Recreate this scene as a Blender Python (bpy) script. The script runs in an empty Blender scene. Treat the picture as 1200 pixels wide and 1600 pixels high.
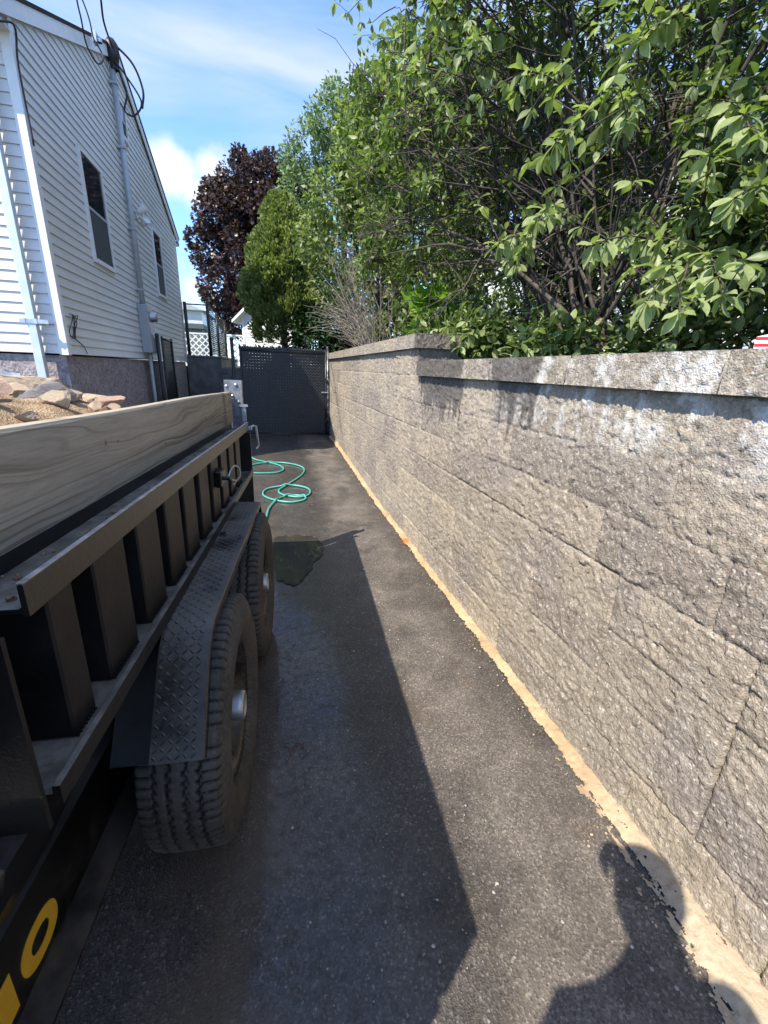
import bpy, math, random
import numpy as np
from mathutils import Vector, Matrix, Euler
PI = math.pi
R = math.radians
random.seed(7)
rng = np.random.default_rng(7)
SC = bpy.context.scene
COL = SC.collection

# ------------------------------------------------------------------ camera
FPX, CAM_H = 665.0, 1.45
PITCH, ROLL, YAW = R(18.347), R(2.193), R(14.703)
def cam_axes():
    cy, sy = math.cos(YAW), math.sin(YAW)
    f = Vector((sy, cy, 0)); r = Vector((cy, -sy, 0)); u = Vector((0, 0, 1))
    f2 = f*math.cos(PITCH) - u*math.sin(PITCH)
    u2 = u*math.cos(PITCH) + f*math.sin(PITCH)
    r3 = r*math.cos(ROLL) + u2*math.sin(ROLL)
    u3 = u2*math.cos(ROLL) - r*math.sin(ROLL)
    return r3, u3, f2
cr, cu, cf = cam_axes()
cam = bpy.data.cameras.new('camera'); co = bpy.data.objects.new('camera', cam); COL.objects.link(co)
cam.sensor_fit = 'HORIZONTAL'; cam.sensor_width = 36.0; cam.lens = FPX/1200*36
cam.clip_start = 0.02; cam.clip_end = 500
M = Matrix.Identity(4)
for i in range(3):
    M[i][0] = cr[i]; M[i][1] = cu[i]; M[i][2] = -cf[i]
M[2][3] = CAM_H
co.matrix_world = M
SC.camera = co

# ------------------------------------------------------------------ light
LDIR = Vector((0.55, 0.365, -0.755)).normalized()      # the way sunlight travels
SUN_EL = math.asin(-LDIR.z)
SUN_AZ = math.atan2(-LDIR.x, -LDIR.y)                  # where the sun stands, from +Y towards +X
sun = bpy.data.lights.new('sun', 'SUN'); so = bpy.data.objects.new('sun', sun); COL.objects.link(so)
sun.energy = 3.0; sun.angle = R(0.5); sun.color = (1.0, 0.93, 0.82)
so.rotation_euler = LDIR.to_track_quat('-Z', 'Y').to_euler()
so.location = (-6, -4, 9)
W = bpy.data.worlds.new('World'); SC.world = W; W.use_nodes = True
wn, wl = W.node_tree.nodes, W.node_tree.links
for n in list(wn): wn.remove(n)
out = wn.new('ShaderNodeOutputWorld'); bg = wn.new('ShaderNodeBackground')
sky = wn.new('ShaderNodeTexSky'); sky.sky_type = 'NISHITA'; sky.sun_disc = False
sky.sun_elevation = SUN_EL; sky.sun_rotation = SUN_AZ
sky.air_density = 1.0; sky.dust_density = 0.15; sky.ozone_density = 3.5
bg.inputs['Strength'].default_value = 0.15
def wnode(t, **k):
    n = wn.new(t)
    for a, b in k.items(): setattr(n, a, b)
    return n
tc = wnode('ShaderNodeTexCoord')
def wmath(op, a, b=None, c=None):
    n = wnode('ShaderNodeMath', operation=op)
    for i, x in enumerate((a, b, c)):
        if x is None: continue
        if isinstance(x, (int, float)): n.inputs[i].default_value = x
        else: wl.new(x, n.inputs[i])
    return n.outputs[0]
sep = wnode('ShaderNodeSeparateXYZ'); wl.new(tc.outputs['Generated'], sep.inputs[0])
# clouds lie on a level layer: direction / height
zc = wmath('MAXIMUM', sep.outputs[2], 0.03)
px_ = wmath('DIVIDE', sep.outputs[0], wmath('ADD', zc, 0.12)); py_ = wmath('DIVIDE', sep.outputs[1], wmath('ADD', zc, 0.12))
cmb = wnode('ShaderNodeCombineXYZ'); wl.new(px_, cmb.inputs[0]); wl.new(py_, cmb.inputs[1])
mp = wnode('ShaderNodeMapping'); wl.new(cmb.outputs[0], mp.inputs[0])
mp.inputs['Rotation'].default_value = (0, 0, R(-58)); mp.inputs['Scale'].default_value = (0.9, 3.0, 1); mp.inputs['Location'].default_value = (0.35, 0.2, 0)
n1 = wnode('ShaderNodeTexNoise'); n1.inputs['Scale'].default_value = 1.1; n1.inputs['Detail'].default_value = 7; n1.inputs['Roughness'].default_value = 0.52; n1.inputs['Distortion'].default_value = 0.5
wl.new(mp.outputs[0], n1.inputs['Vector'])
r1 = wnode('ShaderNodeMapRange'); r1.inputs[1].default_value = 0.32; r1.inputs[2].default_value = 0.66; r1.inputs[3].default_value = 0.05; r1.inputs[4].default_value = 0.92
wl.new(n1.outputs['Fac'], r1.inputs[0])
# thin veil high up, clearer sky low towards the north-west
veil = wnode('ShaderNodeMapRange'); veil.inputs[1].default_value = 0.22; veil.inputs[2].default_value = 0.42
wl.new(sep.outputs[2], veil.inputs[0])
cir = wmath('MULTIPLY', r1.outputs[0], veil.outputs[0])
# cumulus heads
n2 = wnode('ShaderNodeTexNoise'); n2.inputs['Scale'].default_value = 7.0; n2.inputs['Detail'].default_value = 6; n2.inputs['Roughness'].default_value = 0.55
wl.new(tc.outputs['Generated'], n2.inputs['Vector'])
def blob(d, rad, soft, amp):
    d = Vector(d).normalized()
    vm = wnode('ShaderNodeVectorMath', operation='DISTANCE'); wl.new(tc.outputs['Generated'], vm.inputs[0]); vm.inputs[1].default_value = d
    dd = wmath('ADD', vm.outputs['Value'], wmath('MULTIPLY', wmath('SUBTRACT', n2.outputs['Fac'], 0.5), -amp))
    m = wnode('ShaderNodeMapRange', interpolation_type='SMOOTHSTEP'); m.inputs[1].default_value = rad; m.inputs[2].default_value = rad-soft; m.inputs[3].default_value = 0; m.inputs[4].default_value = 1
    wl.new(dd, m.inputs[0]); return m.outputs[0]
CUMULUS = [((-.150, .938, .312), .062, .036, .13), ((-.088, .940, .322), .048, .034, .12), ((-.12, .950, .290), .045, .033, .11), ((-.137, .98, .140), .026, .02, .03)]
cum = None
for c in CUMULUS:
    b = blob(*c); cum = b if cum is None else wmath('MAXIMUM', cum, b)
mix1 = wnode('ShaderNodeMixRGB'); wl.new(cir, mix1.inputs[0]); tint = wnode('ShaderNodeMixRGB', blend_type='MULTIPLY'); tint.inputs[0].default_value = 1.0; wl.new(sky.outputs[0], tint.inputs[1]); tint.inputs[2].default_value = (.64, .76, 1.0, 1); wl.new(tint.outputs[0], mix1.inputs[1]); mix1.inputs[2].default_value = (1.75, 2.05, 2.5, 1)
mix2 = wnode('ShaderNodeMixRGB'); wl.new(wmath('MULTIPLY', cum, 0.92), mix2.inputs[0]); wl.new(mix1.outputs[0], mix2.inputs[1]); mix2.inputs[2].default_value = (2.6, 2.7, 2.85, 1)
wl.new(mix2.outputs[0], bg.inputs['Color']); wl.new(bg.outputs[0], out.inputs[0])
SC.view_settings.view_transform = 'Standard'; SC.view_settings.look = 'None'
SC.view_settings.gamma = 1.0; SC.view_settings.exposure = 1.55
SC.cycles.max_bounces = 7; SC.cycles.diffuse_bounces = 4; SC.cycles.glossy_bounces = 3; SC.cycles.transmission_bounces = 4; SC.cycles.transparent_max_bounces = 6
SC.cycles.use_denoising = True
SC.cycles.sample_clamp_indirect = 4.0
SC.cycles.caustics_reflective = False; SC.cycles.caustics_refractive = False

# ------------------------------------------------------------------ helpers
def tag(o, label=None, cat=None, group=None, kind=None):
    if label: o['label'] = label
    if cat: o['category'] = cat
    if group: o['group'] = group
    if kind: o['kind'] = kind
    return o
def empty(name, loc=(0, 0, 0), label=None, cat=None, group=None):
    o = bpy.data.objects.new(name, None); COL.objects.link(o); o.location = loc; o.empty_display_size = 0.1
    return tag(o, label, cat, group)
class MB:
    def __init__(s): s.v = []; s.f = []
    def add(s, vs, fs):
        b = len(s.v); s.v += [tuple(p) for p in vs]; s.f += [tuple(i+b for i in f) for f in fs]; return s
    def box(s, x0, x1, y0, y1, z0, z1, M=None, bev=0.0):
        if bev > 0:
            e = bev; vs = []; fs = []
            pts = []
            for z, ins in ((z0, e), (z0+e, 0), (z1-e, 0), (z1, e)):
                i = ins
                ring = [(x0+e+i, y0+i), (x1-e-i, y0+i), (x1-i, y0+e+i), (x1-i, y1-e-i), (x1-e-i, y1-i), (x0+e+i, y1-i), (x0+i, y1-e-i), (x0+i, y0+e+i)]
                pts += [(a, b, z) for a, b in ring]
            for k in range(3):
                for j in range(8): fs.append((k*8+j, k*8+(j+1) % 8, (k+1)*8+(j+1) % 8, (k+1)*8+j))
            fs.append(tuple(range(7, -1, -1))); fs.append(tuple(range(24, 32)))
            vs = pts
        else:
            vs = [(x0, y0, z0), (x1, y0, z0), (x1, y1, z0), (x0, y1, z0), (x0, y0, z1), (x1, y0, z1), (x1, y1, z1), (x0, y1, z1)]
            fs = [(0, 3, 2, 1), (4, 5, 6, 7), (0, 1, 5, 4), (1, 2, 6, 5), (2, 3, 7, 6), (3, 0, 4, 7)]
        if M is not None: vs = [M @ Vector(p) for p in vs]
        return s.add(vs, fs)
    def prism(s, poly, a, b, axis='y'):
        # poly: list of 2-D points; extruded along axis from a to b. axis y: (x,z); x: (y,z); z: (x,y)
        def P(p, t):
            return {'y': (p[0], t, p[1]), 'x': (t, p[0], p[1]), 'z': (p[0], p[1], t)}[axis]
        n = len(poly)
        vs = [P(p, a) for p in poly] + [P(p, b) for p in poly]
        fs = [(i, (i+1) % n, n+(i+1) % n, n+i) for i in range(n)] + [tuple(range(n-1, -1, -1)), tuple(range(n, 2*n))]
        return s.add(vs, fs)
    def tube(s, pts, rad, n=8, caps=True):
        pts = [Vector(p) for p in pts]; m = len(pts)
        if isinstance(rad, (int, float)): rad = [rad]*m
        t0 = (pts[1]-pts[0]).normalized()
        a = t0.orthogonal().normalized(); vs = []; fs = []
        for i in range(m):
            t = (pts[min(i+1, m-1)]-pts[max(i-1, 0)])
            t = t.normalized() if t.length > 1e-9 else t0
            a = (a - t*a.dot(t)); a = a.normalized() if a.length > 1e-6 else t.orthogonal().normalized()
            b = t.cross(a)
            for k in range(n):
                q = 2*PI*k/n; vs.append(pts[i] + (a*math.cos(q)+b*math.sin(q))*rad[i])
        for i in range(m-1):
            for k in range(n): fs.append((i*n+k, i*n+(k+1) % n, (i+1)*n+(k+1) % n, (i+1)*n+k))
        if caps: fs.append(tuple(range(n-1, -1, -1))); fs.append(tuple(range((m-1)*n, m*n)))
        return s.add(vs, fs)
    def lathe(s, prof, n=32, M=None):
        # profile (r, h) turned about local z
        vs = []; fs = []; m = len(prof)
        for i in range(n):
            q = 2*PI*i/n
            for r, h in prof: vs.append((r*math.cos(q), r*math.sin(q), h))
        for i in range(n):
            j = (i+1) % n
            for k in range(m-1): fs.append((i*m+k, j*m+k, j*m+k+1, i*m+k+1))
        if M is not None: vs = [M @ Vector(p) for p in vs]
        return s.add(vs, fs)
    def build(s, name, mat, parent=None, smooth=False):
        me = bpy.data.meshes.new(name)
        me.from_pydata(s.v, [], s.f); me.update()
        return link(name, me, mat, parent, smooth)
def link(name, me, mat, parent=None, smooth=False, loc=None):
    o = bpy.data.objects.new(name, me); COL.objects.link(o)
    if mat is not None: me.materials.append(mat)
    if parent is not None: o.parent = parent
    if loc is not None: o.location = loc
    if smooth: me.polygons.foreach_set('use_smooth', [True]*len(me.polygons))
    return o
def np_mesh(name, V, F4=None, F3=None, attr=None, smooth=False):
    me = bpy.data.meshes.new(name)
    V = np.asarray(V, np.float32); me.vertices.add(len(V)); me.vertices.foreach_set('co', V.ravel())
    loops = []; starts = []; tot = 0
    for F, k in ((F4, 4), (F3, 3)):
        if F is None or len(F) == 0: continue
        F = np.asarray(F, np.int32); loops.append(F.ravel()); starts.append(tot+np.arange(len(F))*k); tot += F.size
    loops = np.concatenate(loops); starts = np.concatenate(starts)
    me.loops.add(len(loops)); me.loops.foreach_set('vertex_index', loops)
    me.polygons.add(len(starts)); me.polygons.foreach_set('loop_start', starts.astype(np.int32))
    if smooth: me.polygons.foreach_set('use_smooth', np.ones(len(starts), bool))
    me.update(calc_edges=True); me.validate()
    if attr is not None:
        a = me.attributes.new('rnd', 'FLOAT', 'POINT'); a.data.foreach_set('value', np.asarray(attr, np.float32))
    return me
_perm = rng.integers(0, 1 << 30, 4096)
def _h(ix, iy): return (_perm[(ix*73 + _perm[iy & 4095]) & 4095] & 0xffff)/65535.0
def vnoise(x, y):
    ix = np.floor(x).astype(int); iy = np.floor(y).astype(int); fx = x-ix; fy = y-iy
    fx = fx*fx*(3-2*fx); fy = fy*fy*(3-2*fy)
    a, b, c, d = _h(ix, iy), _h(ix+1, iy), _h(ix, iy+1), _h(ix+1, iy+1)
    return (a*(1-fx)+b*fx)*(1-fy)+(c*(1-fx)+d*fx)*fy
def fbm(x, y, oct=4, gain=.5):
    s = 0; a = 1; t = 0
    for k in range(oct): s = s+a*vnoise(x*2**k+17.3*k, y*2**k+5.1*k); t += a; a *= gain
    return s/t
def facets(x, y, tilt=1.0):
    # cells with randomly tilted faces: broken stone
    ix = np.floor(x).astype(int); iy = np.floor(y).astype(int)
    best = np.full(x.shape, 9.0); val = np.zeros(x.shape)
    for dx in (-1, 0, 1):
        for dy in (-1, 0, 1):
            cx, cy = ix+dx, iy+dy
            sx = cx+_h(cx, cy); sy = cy+_h(cx+991, cy+37)
            d = (x-sx)**2+(y-sy)**2
            v = _h(cx+5, cy+811)-.5+tilt*((x-sx)*(_h(cx+77, cy)-.5)+(y-sy)*(_h(cx, cy+77)-.5))*2
            m = d < best; best = np.where(m, d, best); val = np.where(m, v, val)
    return val
def zg(y):
    t = np.clip((np.asarray(y, float)-4)/4.5, 0, 1); return .13*t*t*(3-2*t)
def smoothpath(pts, n=6):
    pts = [np.array(p, float) for p in pts]; o = []
    P = [2*pts[0]-pts[1]]+pts+[2*pts[-1]-pts[-2]]
    for i in range(1, len(P)-2):
        for k in range(n):
            t = k/n; a, b, c, d = P[i-1], P[i], P[i+1], P[i+2]
            o.append(.5*((2*b)+(-a+c)*t+(2*a-5*b+4*c-d)*t*t+(-a+3*b-3*c+d)*t**3))
    o.append(pts[-1]); return o

# ------------------------------------------------------------------ materials
class NT:
    def __init__(s, name):
        s.m = bpy.data.materials.new(name); s.m.use_nodes = True; s.t = s.m.node_tree; s.n = s.t.nodes; s.l = s.t.links
        s.b = s.n['Principled BSDF']; s.out = s.n['Material Output']
        s.tc = s.n.new('ShaderNodeTexCoord')
    def set(s, **k):
        for a, b in k.items(): s.b.inputs[a.replace('_', ' ')].default_value = b
        return s
    def inp(s, node, i, x):
        if x is None: return
        if hasattr(x, 'is_output'): s.l.new(x, node.inputs[i])
        else:
            if isinstance(x, tuple) and len(x) == 3 and node.inputs[i].type == 'RGBA': x = (*x, 1)
            node.inputs[i].default_value = x
    def vec(s, scale=(1, 1, 1), rot=(0, 0, 0), loc=(0, 0, 0), src='Object'):
        m = s.n.new('ShaderNodeMapping'); s.l.new(s.tc.outputs[src], m.inputs[0])
        m.inputs['Scale'].default_value = scale; m.inputs['Rotation'].default_value = rot; m.inputs['Location'].default_value = loc
        return m.outputs[0]
    def noise(s, scale, detail=4, rough=.55, vec=None, dist=0.0, col=False):
        n = s.n.new('ShaderNodeTexNoise'); s.l.new(vec or s.tc.outputs['Object'], n.inputs['Vector'])
        n.inputs['Scale'].default_value = scale; n.inputs['Detail'].default_value = detail; n.inputs['Roughness'].default_value = rough; n.inputs['Distortion'].default_value = dist
        return n.outputs['Color' if col else 'Fac']
    def voro(s, scale, vec=None, out='Distance', feature='F1', rand=1.0):
        n = s.n.new('ShaderNodeTexVoronoi'); n.feature = feature; s.l.new(vec or s.tc.outputs['Object'], n.inputs['Vector']); n.inputs['Scale'].default_value = scale
        n.inputs['Randomness'].default_value = rand
        return n.outputs[out]
    def ramp(s, fac, stops, interp='LINEAR'):
        n = s.n.new('ShaderNodeValToRGB'); s.l.new(fac, n.inputs[0]); e = n.color_ramp; e.interpolation = interp
        while len(e.elements) < len(stops): e.elements.new(.5)
        for el, (p, c) in zip(e.elements, stops):
            el.position = p; el.color = (*c, 1) if isinstance(c, tuple) else (c, c, c, 1)
        return n.outputs[0]
    def rng(s, x, a, b, c=0.0, d=1.0, smooth=False):
        n = s.n.new('ShaderNodeMapRange'); s.l.new(x, n.inputs[0])
        if smooth: n.interpolation_type = 'SMOOTHSTEP'
        for i, q in enumerate((a, b, c, d)): n.inputs[i+1].default_value = q
        return n.outputs[0]
    def mix(s, fac, a, b, mode='MIX'):
        n = s.n.new('ShaderNodeMixRGB'); n.blend_type = mode
        s.inp(n, 0, fac); s.inp(n, 1, a); s.inp(n, 2, b); return n.outputs[0]
    def math(s, op, a, b=None):
        n = s.n.new('ShaderNodeMath'); n.operation = op; s.inp(n, 0, a); s.inp(n, 1, b); return n.outputs[0]
    def xyz(s, src='Object'):
        n = s.n.new('ShaderNodeSeparateXYZ'); s.l.new(s.tc.outputs[src], n.inputs[0]); return n.outputs
    def attr(s, name):
        n = s.n.new('ShaderNodeAttribute'); n.attribute_name = name; return n.outputs['Fac']
    def col(s, x): s.inp(s.b, 'Base Color', x); return s
    def rough(s, x): s.inp(s.b, 'Roughness', x); return s
    def bump(s, h, dist=.01, strength=1.0, prev=None):
        n = s.n.new('ShaderNodeBump'); s.l.new(h, n.inputs['Height']); n.inputs['Distance'].default_value = dist; n.inputs['Strength'].default_value = strength
        if prev is not None: s.l.new(prev, n.inputs['Normal'])
        s.l.new(n.outputs[0], s.b.inputs['Normal']); return n.outputs[0]
def plain(name, col, rough=.5, metal=0.0, var=.15, scale=12, bump=0.0, spec=.5):
    t = NT(name); n = t.noise(scale, 5)
    lo = tuple(c*(1-var) for c in col); hi = tuple(min(1, c*(1+var)) for c in col)
    t.col(t.ramp(n, [(.3, lo), (.7, hi)])); t.set(Roughness=rough, Metallic=metal, Specular_IOR_Level=spec)
    if bump: t.bump(t.noise(scale*9, 4), bump)
    return t.m

# split-face concrete block
def mat_block():
    t = NT('split_face_concrete')
    o = t.xyz()
    big = t.noise(2.2, 5, .6); mid = t.noise(9, 5, .6); fine = t.noise(110, 4, .65)
    c = t.ramp(mid, [(.25, (.245, .210, .166)), (.5, (.335, .293, .236)), (.75, (.415, .368, .300))])
    blk = t.attr('rnd'); c = t.mix(1.0, c, t.ramp(blk, [(0, (.74, .72, .74)), (.35, (.93, .92, .91)), (.7, (1.02, 1.0, .97)), (1, (1.16, 1.12, 1.05))]), 'MULTIPLY')
    purple = t.rng(big, .53, .66, 0, .55, True)
    c = t.mix(t.math('MULTIPLY', purple, .8), c, (.20, .18, .18))
    sp = t.voro(150, out='Color'); spv = t.n.new('ShaderNodeSeparateColor'); t.l.new(sp, spv.inputs[0])
    c = t.mix(t.rng(spv.outputs[0], .0, .30, .42, 0), c, (.13, .115, .098))
    c = t.mix(t.rng(spv.outputs[1], .80, 1.0, 0, .75), c, (.55, .51, .44))
    c = t.mix(.22, c, t.ramp(fine, [(.3, (.12, .1, .08)), (.7, (.45, .41, .35))]), 'OVERLAY')
    # efflorescence: white bloom that grew below the coping of the near blocks
    ef = t.noise(5.5, 6, .7, t.vec((1, 1.3, .8), loc=(3.1, .4, .2))); ef2 = t.noise(42, 4, .7)
    m = t.rng(ef, .46, .60, 0, 1, True)
    m = t.math('MULTIPLY', m, t.rng(o[2], 1.16, 1.36, 0, 1, True)); m = t.math('MULTIPLY', m, t.rng(o[1], 2.3, 1.55, 0, 1, True))
    m = t.math('MULTIPLY', m, t.rng(ef2, .33, .55, .25, 1.0))
    c = t.mix(t.math('MULTIPLY', m, .8), c, (.66, .64, .60))
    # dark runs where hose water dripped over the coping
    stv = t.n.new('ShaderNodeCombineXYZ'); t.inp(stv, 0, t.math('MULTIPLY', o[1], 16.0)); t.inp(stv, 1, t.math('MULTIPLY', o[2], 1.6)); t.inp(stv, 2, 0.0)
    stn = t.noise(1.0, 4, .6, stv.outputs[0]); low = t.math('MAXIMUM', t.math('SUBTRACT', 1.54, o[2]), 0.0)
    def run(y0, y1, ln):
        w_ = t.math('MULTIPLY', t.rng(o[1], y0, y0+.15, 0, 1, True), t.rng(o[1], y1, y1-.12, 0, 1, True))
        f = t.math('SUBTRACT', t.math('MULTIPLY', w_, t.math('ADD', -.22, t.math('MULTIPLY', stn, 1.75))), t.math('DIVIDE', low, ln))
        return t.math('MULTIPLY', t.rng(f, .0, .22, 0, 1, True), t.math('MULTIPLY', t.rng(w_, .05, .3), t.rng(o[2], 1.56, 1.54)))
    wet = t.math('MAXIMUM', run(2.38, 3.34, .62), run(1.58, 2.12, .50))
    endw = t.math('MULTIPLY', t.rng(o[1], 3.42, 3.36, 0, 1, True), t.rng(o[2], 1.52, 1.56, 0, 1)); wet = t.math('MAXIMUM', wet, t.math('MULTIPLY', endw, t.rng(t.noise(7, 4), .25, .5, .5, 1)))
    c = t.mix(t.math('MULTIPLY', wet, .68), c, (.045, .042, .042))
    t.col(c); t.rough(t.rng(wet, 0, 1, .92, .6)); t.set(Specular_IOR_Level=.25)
    b1 = t.noise(55, 5, .7); b = t.bump(b1, .009, .8)
    t.bump(t.voro(170), .003, .7, b)
    return t.m
def mat_asphalt():
    t = NT('asphalt'); o = t.xyz()
    big = t.noise(1.3, 6, .6); mid = t.noise(5.0, 6, .62, dist=.6)
    c = t.ramp(mid, [(.28, (.078, .066, .055)), (.5, (.122, .104, .086)), (.72, (.172, .148, .122))])
    rust = t.rng(t.noise(2.6, 5, .6, t.vec(loc=(4, 1, 0))), .52, .70, 0, .55, True)
    c = t.mix(rust, c, (.105, .078, .052))
    fine = t.noise(240, 3, .7); c = t.mix(.5, c, t.ramp(fine, [(.3, .25), (.72, .78)]), 'OVERLAY')
    v = t.n.new('ShaderNodeSeparateColor'); t.l.new(t.voro(165, out='Color'), v.inputs[0])
    d = t.voro(165)
    c = t.mix(1.0, c, t.ramp(v.outputs[2], [(.0, .62), (.5, .95), (.85, 1.2), (1.0, 1.75)]), 'MULTIPLY')
    sp = t.math('MULTIPLY', t.rng(v.outputs[0], .90, .97, 0, 1), t.rng(d, .45, .2, 0, 1))
    c = t.mix(t.math('MULTIPLY', sp, .6), c, t.mix(v.outputs[1], (.2, .17, .14), (.40, .37, .33)))
    # wet film where the hose ran: along the trailer and by the coils
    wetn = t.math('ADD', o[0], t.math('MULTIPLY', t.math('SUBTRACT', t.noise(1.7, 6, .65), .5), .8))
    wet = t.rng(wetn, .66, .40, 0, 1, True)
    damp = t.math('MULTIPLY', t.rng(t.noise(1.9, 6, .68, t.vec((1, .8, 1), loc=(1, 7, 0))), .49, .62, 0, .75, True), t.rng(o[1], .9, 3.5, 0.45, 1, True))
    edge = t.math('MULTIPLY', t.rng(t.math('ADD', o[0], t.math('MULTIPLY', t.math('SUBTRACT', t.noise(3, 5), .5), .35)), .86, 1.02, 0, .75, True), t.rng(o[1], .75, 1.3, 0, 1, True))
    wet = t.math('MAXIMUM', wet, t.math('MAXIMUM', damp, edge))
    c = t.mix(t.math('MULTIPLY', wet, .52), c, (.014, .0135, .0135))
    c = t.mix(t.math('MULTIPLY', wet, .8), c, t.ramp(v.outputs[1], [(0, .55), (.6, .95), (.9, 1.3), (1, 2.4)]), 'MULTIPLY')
    mud = t.math('MULTIPLY', t.rng(t.noise(2.4, 5, .6, t.vec(loc=(2, 2, 5))), .45, .58, 0, .6, True), t.rng(o[0], .12, -.15, 0, 1, True)); c = t.mix(mud, c, (.105, .074, .050))
    pale = t.rng(t.noise(4.0, 6, .7, t.vec(loc=(9, 3, 0))), .60, .74, 0, .35, True)
    c = t.mix(pale, c, (.15, .13, .11))
    t.col(c); t.rough(t.rng(wet, 0, 1, .85, .45)); t.set(Specular_IOR_Level=.4, Coat_IOR=1.36)
    film = t.math('MULTIPLY', t.math('MULTIPLY', wet, t.rng(o[0], .75, .35, .25, 1, True)), t.rng(t.noise(26, 4, .6), .32, .55, .2, 1)); t.inp(t.b, 'Coat Weight', film); t.inp(t.b, 'Coat Roughness', t.rng(t.noise(9, 3), .35, .65, .06, .20))
    h = t.math('ADD', t.math('MULTIPLY', d, .8), fine)
    b = t.bump(h, .0032, .7)
    t.bump(t.noise(30, 5, .65), .004, .35, b)
    return t.m
def mat_siding():
    t = NT('white_vinyl_siding'); 
    c = t.ramp(t.noise(3.0, 5, .6, t.vec((.6, .6, 3))), [(.3, (.60, .595, .585)), (.7, (.70, .695, .685))])
    st = t.rng(t.noise(2.0, 6, .65, t.vec((1.5, 1.5, .35), loc=(2, 2, 2))), .58, .75, 0, .22, True)
    c = t.mix(st, c, (.5, .49, .46)); t.col(c); t.set(Roughness=.45, Specular_IOR_Level=.4)
    t.bump(t.noise(60, 3, .6, t.vec((.15, .15, 2))), .0015, .5); return t.m
def mat_leaf(name, cols, trans=.35, rough=.45, spec=.4):
    t = NT(name); r = t.attr('rnd')
    n = t.noise(1.2, 3)
    f = t.math('ADD', r, t.math('MULTIPLY', t.math('SUBTRACT', n, .5), .5))
    k = len(cols); c = t.ramp(f, [(.12+.76*i/(k-1), cols[i]) for i in range(k)])
    c = t.mix(1.0, c, t.ramp(t.noise(38, 4, .6), [(.3, (.78, .80, .74)), (.7, (1.18, 1.16, 1.2))]), 'MULTIPLY')
    t.col(c); t.set(Roughness=rough, Specular_IOR_Level=spec)
    tr = t.n.new('ShaderNodeBsdfTranslucent'); t.l.new(t.mix(1.0, c, (1.35, 1.6, .7), 'MULTIPLY'), tr.inputs[0])
    ms = t.n.new('ShaderNodeMixShader'); ms.inputs[0].default_value = trans
    t.l.new(t.b.outputs[0], ms.inputs[1]); t.l.new(tr.outputs[0], ms.inputs[2]); t.l.new(ms.outputs[0], t.out.inputs[0])
    return t.m
def mat_bark(name, a, b):
    t = NT(name); n = t.noise(18, 6, .7, t.vec((1, 1, .25)))
    t.col(t.ramp(n, [(.3, a), (.7, b)])); t.set(Roughness=.9, Specular_IOR_Level=.2); t.bump(n, .01, .6); return t.m
def mat_blackmetal(name='black_trailer_paint', dust=.25, base=.0045, rough=.24):
    t = NT(name); n = t.noise(6, 6, .65); g = t.xyz()
    geo = t.n.new('ShaderNodeNewGeometry'); s = t.n.new('ShaderNodeSeparateXYZ'); t.l.new(geo.outputs['Normal'], s.inputs[0])
    up = t.rng(s.outputs[2], .3, .9, .025, 1.0)              # dust settles on what faces up
    d = t.math('MULTIPLY', t.rng(n, .28, .62, .1, 1, True), up); d = t.math('MULTIPLY', d, dust)
    scr = t.rng(t.noise(35, 5, .7, t.vec((1, .12, 1))), .62, .72, 0, .3)
    c = t.mix(d, (base, base, base*1.08), (.25, .22, .18)); c = t.mix(t.math('MULTIPLY', scr, .35), c, (.12, .11, .1))
    sp = t.rng(t.noise(150, 3, .6), .70, .76, 0, .6); c = t.mix(t.math('MULTIPLY', sp, up), c, (.3, .28, .25))
    t.col(c); t.rough(t.rng(d, 0, .5, rough, .75)); t.set(Specular_IOR_Level=.5)
    c = t.mix(t.math('MULTIPLY', t.math('MULTIPLY', d, t.rng(t.noise(16, 6, .7), .40, .62, 0, 1, True)), .7), c, (.10, .075, .05))
    # rust blooms at chips, mud thrown up along the lower edges
    chip = t.math('MULTIPLY', t.rng(t.noise(28, 5, .75), .66, .70, 0, 1), t.rng(t.noise(4, 3), .45, .6, 0, 1))
    c = t.mix(t.math('MULTIPLY', chip, .8), c, (.10, .045, .02))
    mud = t.math('MULTIPLY', t.rng(g[2], .50, .26, 0, 1, True), t.rng(t.noise(11, 6, .7), .42, .62, 0, 1, True)); c = t.mix(t.math('MULTIPLY', mud, .30), c, (.15, .115, .08))
    t.col(c)
    bb = t.bump(t.noise(90, 4), .0010, .6); t.bump(t.noise(5, 3), .006, .35, bb); return t.m
MT = {}
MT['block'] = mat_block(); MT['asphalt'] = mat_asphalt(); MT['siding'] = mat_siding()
MT['trim'] = plain('white_trim', (.74, .745, .75), .45, var=.05)
MT['black'] = mat_blackmetal(); MT['black_dusty'] = mat_blackmetal('dusty_black_steel', 1.15, .006, .30)
MT['treadplate'] = mat_blackmetal('black_treadplate', .6, .014, .17)
MT['black_clean'] = mat_blackmetal('clean_black_paint', .12, .008, .2)
MT['matt_black'] = plain('matt_black_paint', (.006, .006, .007), .5, 0, .4, 20, .0006, .3)
MT['post'] = plain('sooty_black_paint', (.013, .012, .0115), .45, 0, .5, 9, .0008, .22)
MT['old_steel'] = plain('weathered_steel_plate', (.17, .18, .19), .5, .3, .5, 22, .001)
MT['galv'] = plain('galvanised_steel', (.40, .42, .44), .38, .75, .35, 14)
MT['greybox'] = plain('grey_painted_metal', (.34, .37, .40), .45, 0, .08)
MT['conduit'] = plain('grey_conduit', (.42, .45, .48), .5, .2, .12)
MT['cable'] = plain('black_cable', (.012, .012, .014), .5)
MT['glass'] = plain('dark_window_glass', (.02, .024, .028), .04, 0, .3, 2, spec=.9)
MT['screen'] = plain('window_screen', (.05, .055, .06), .75, 0, .1)
MT['dirt'] = plain('tan_dirt', (.44, .31, .19), .95, 0, .45, 18, .02, .1)
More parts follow.
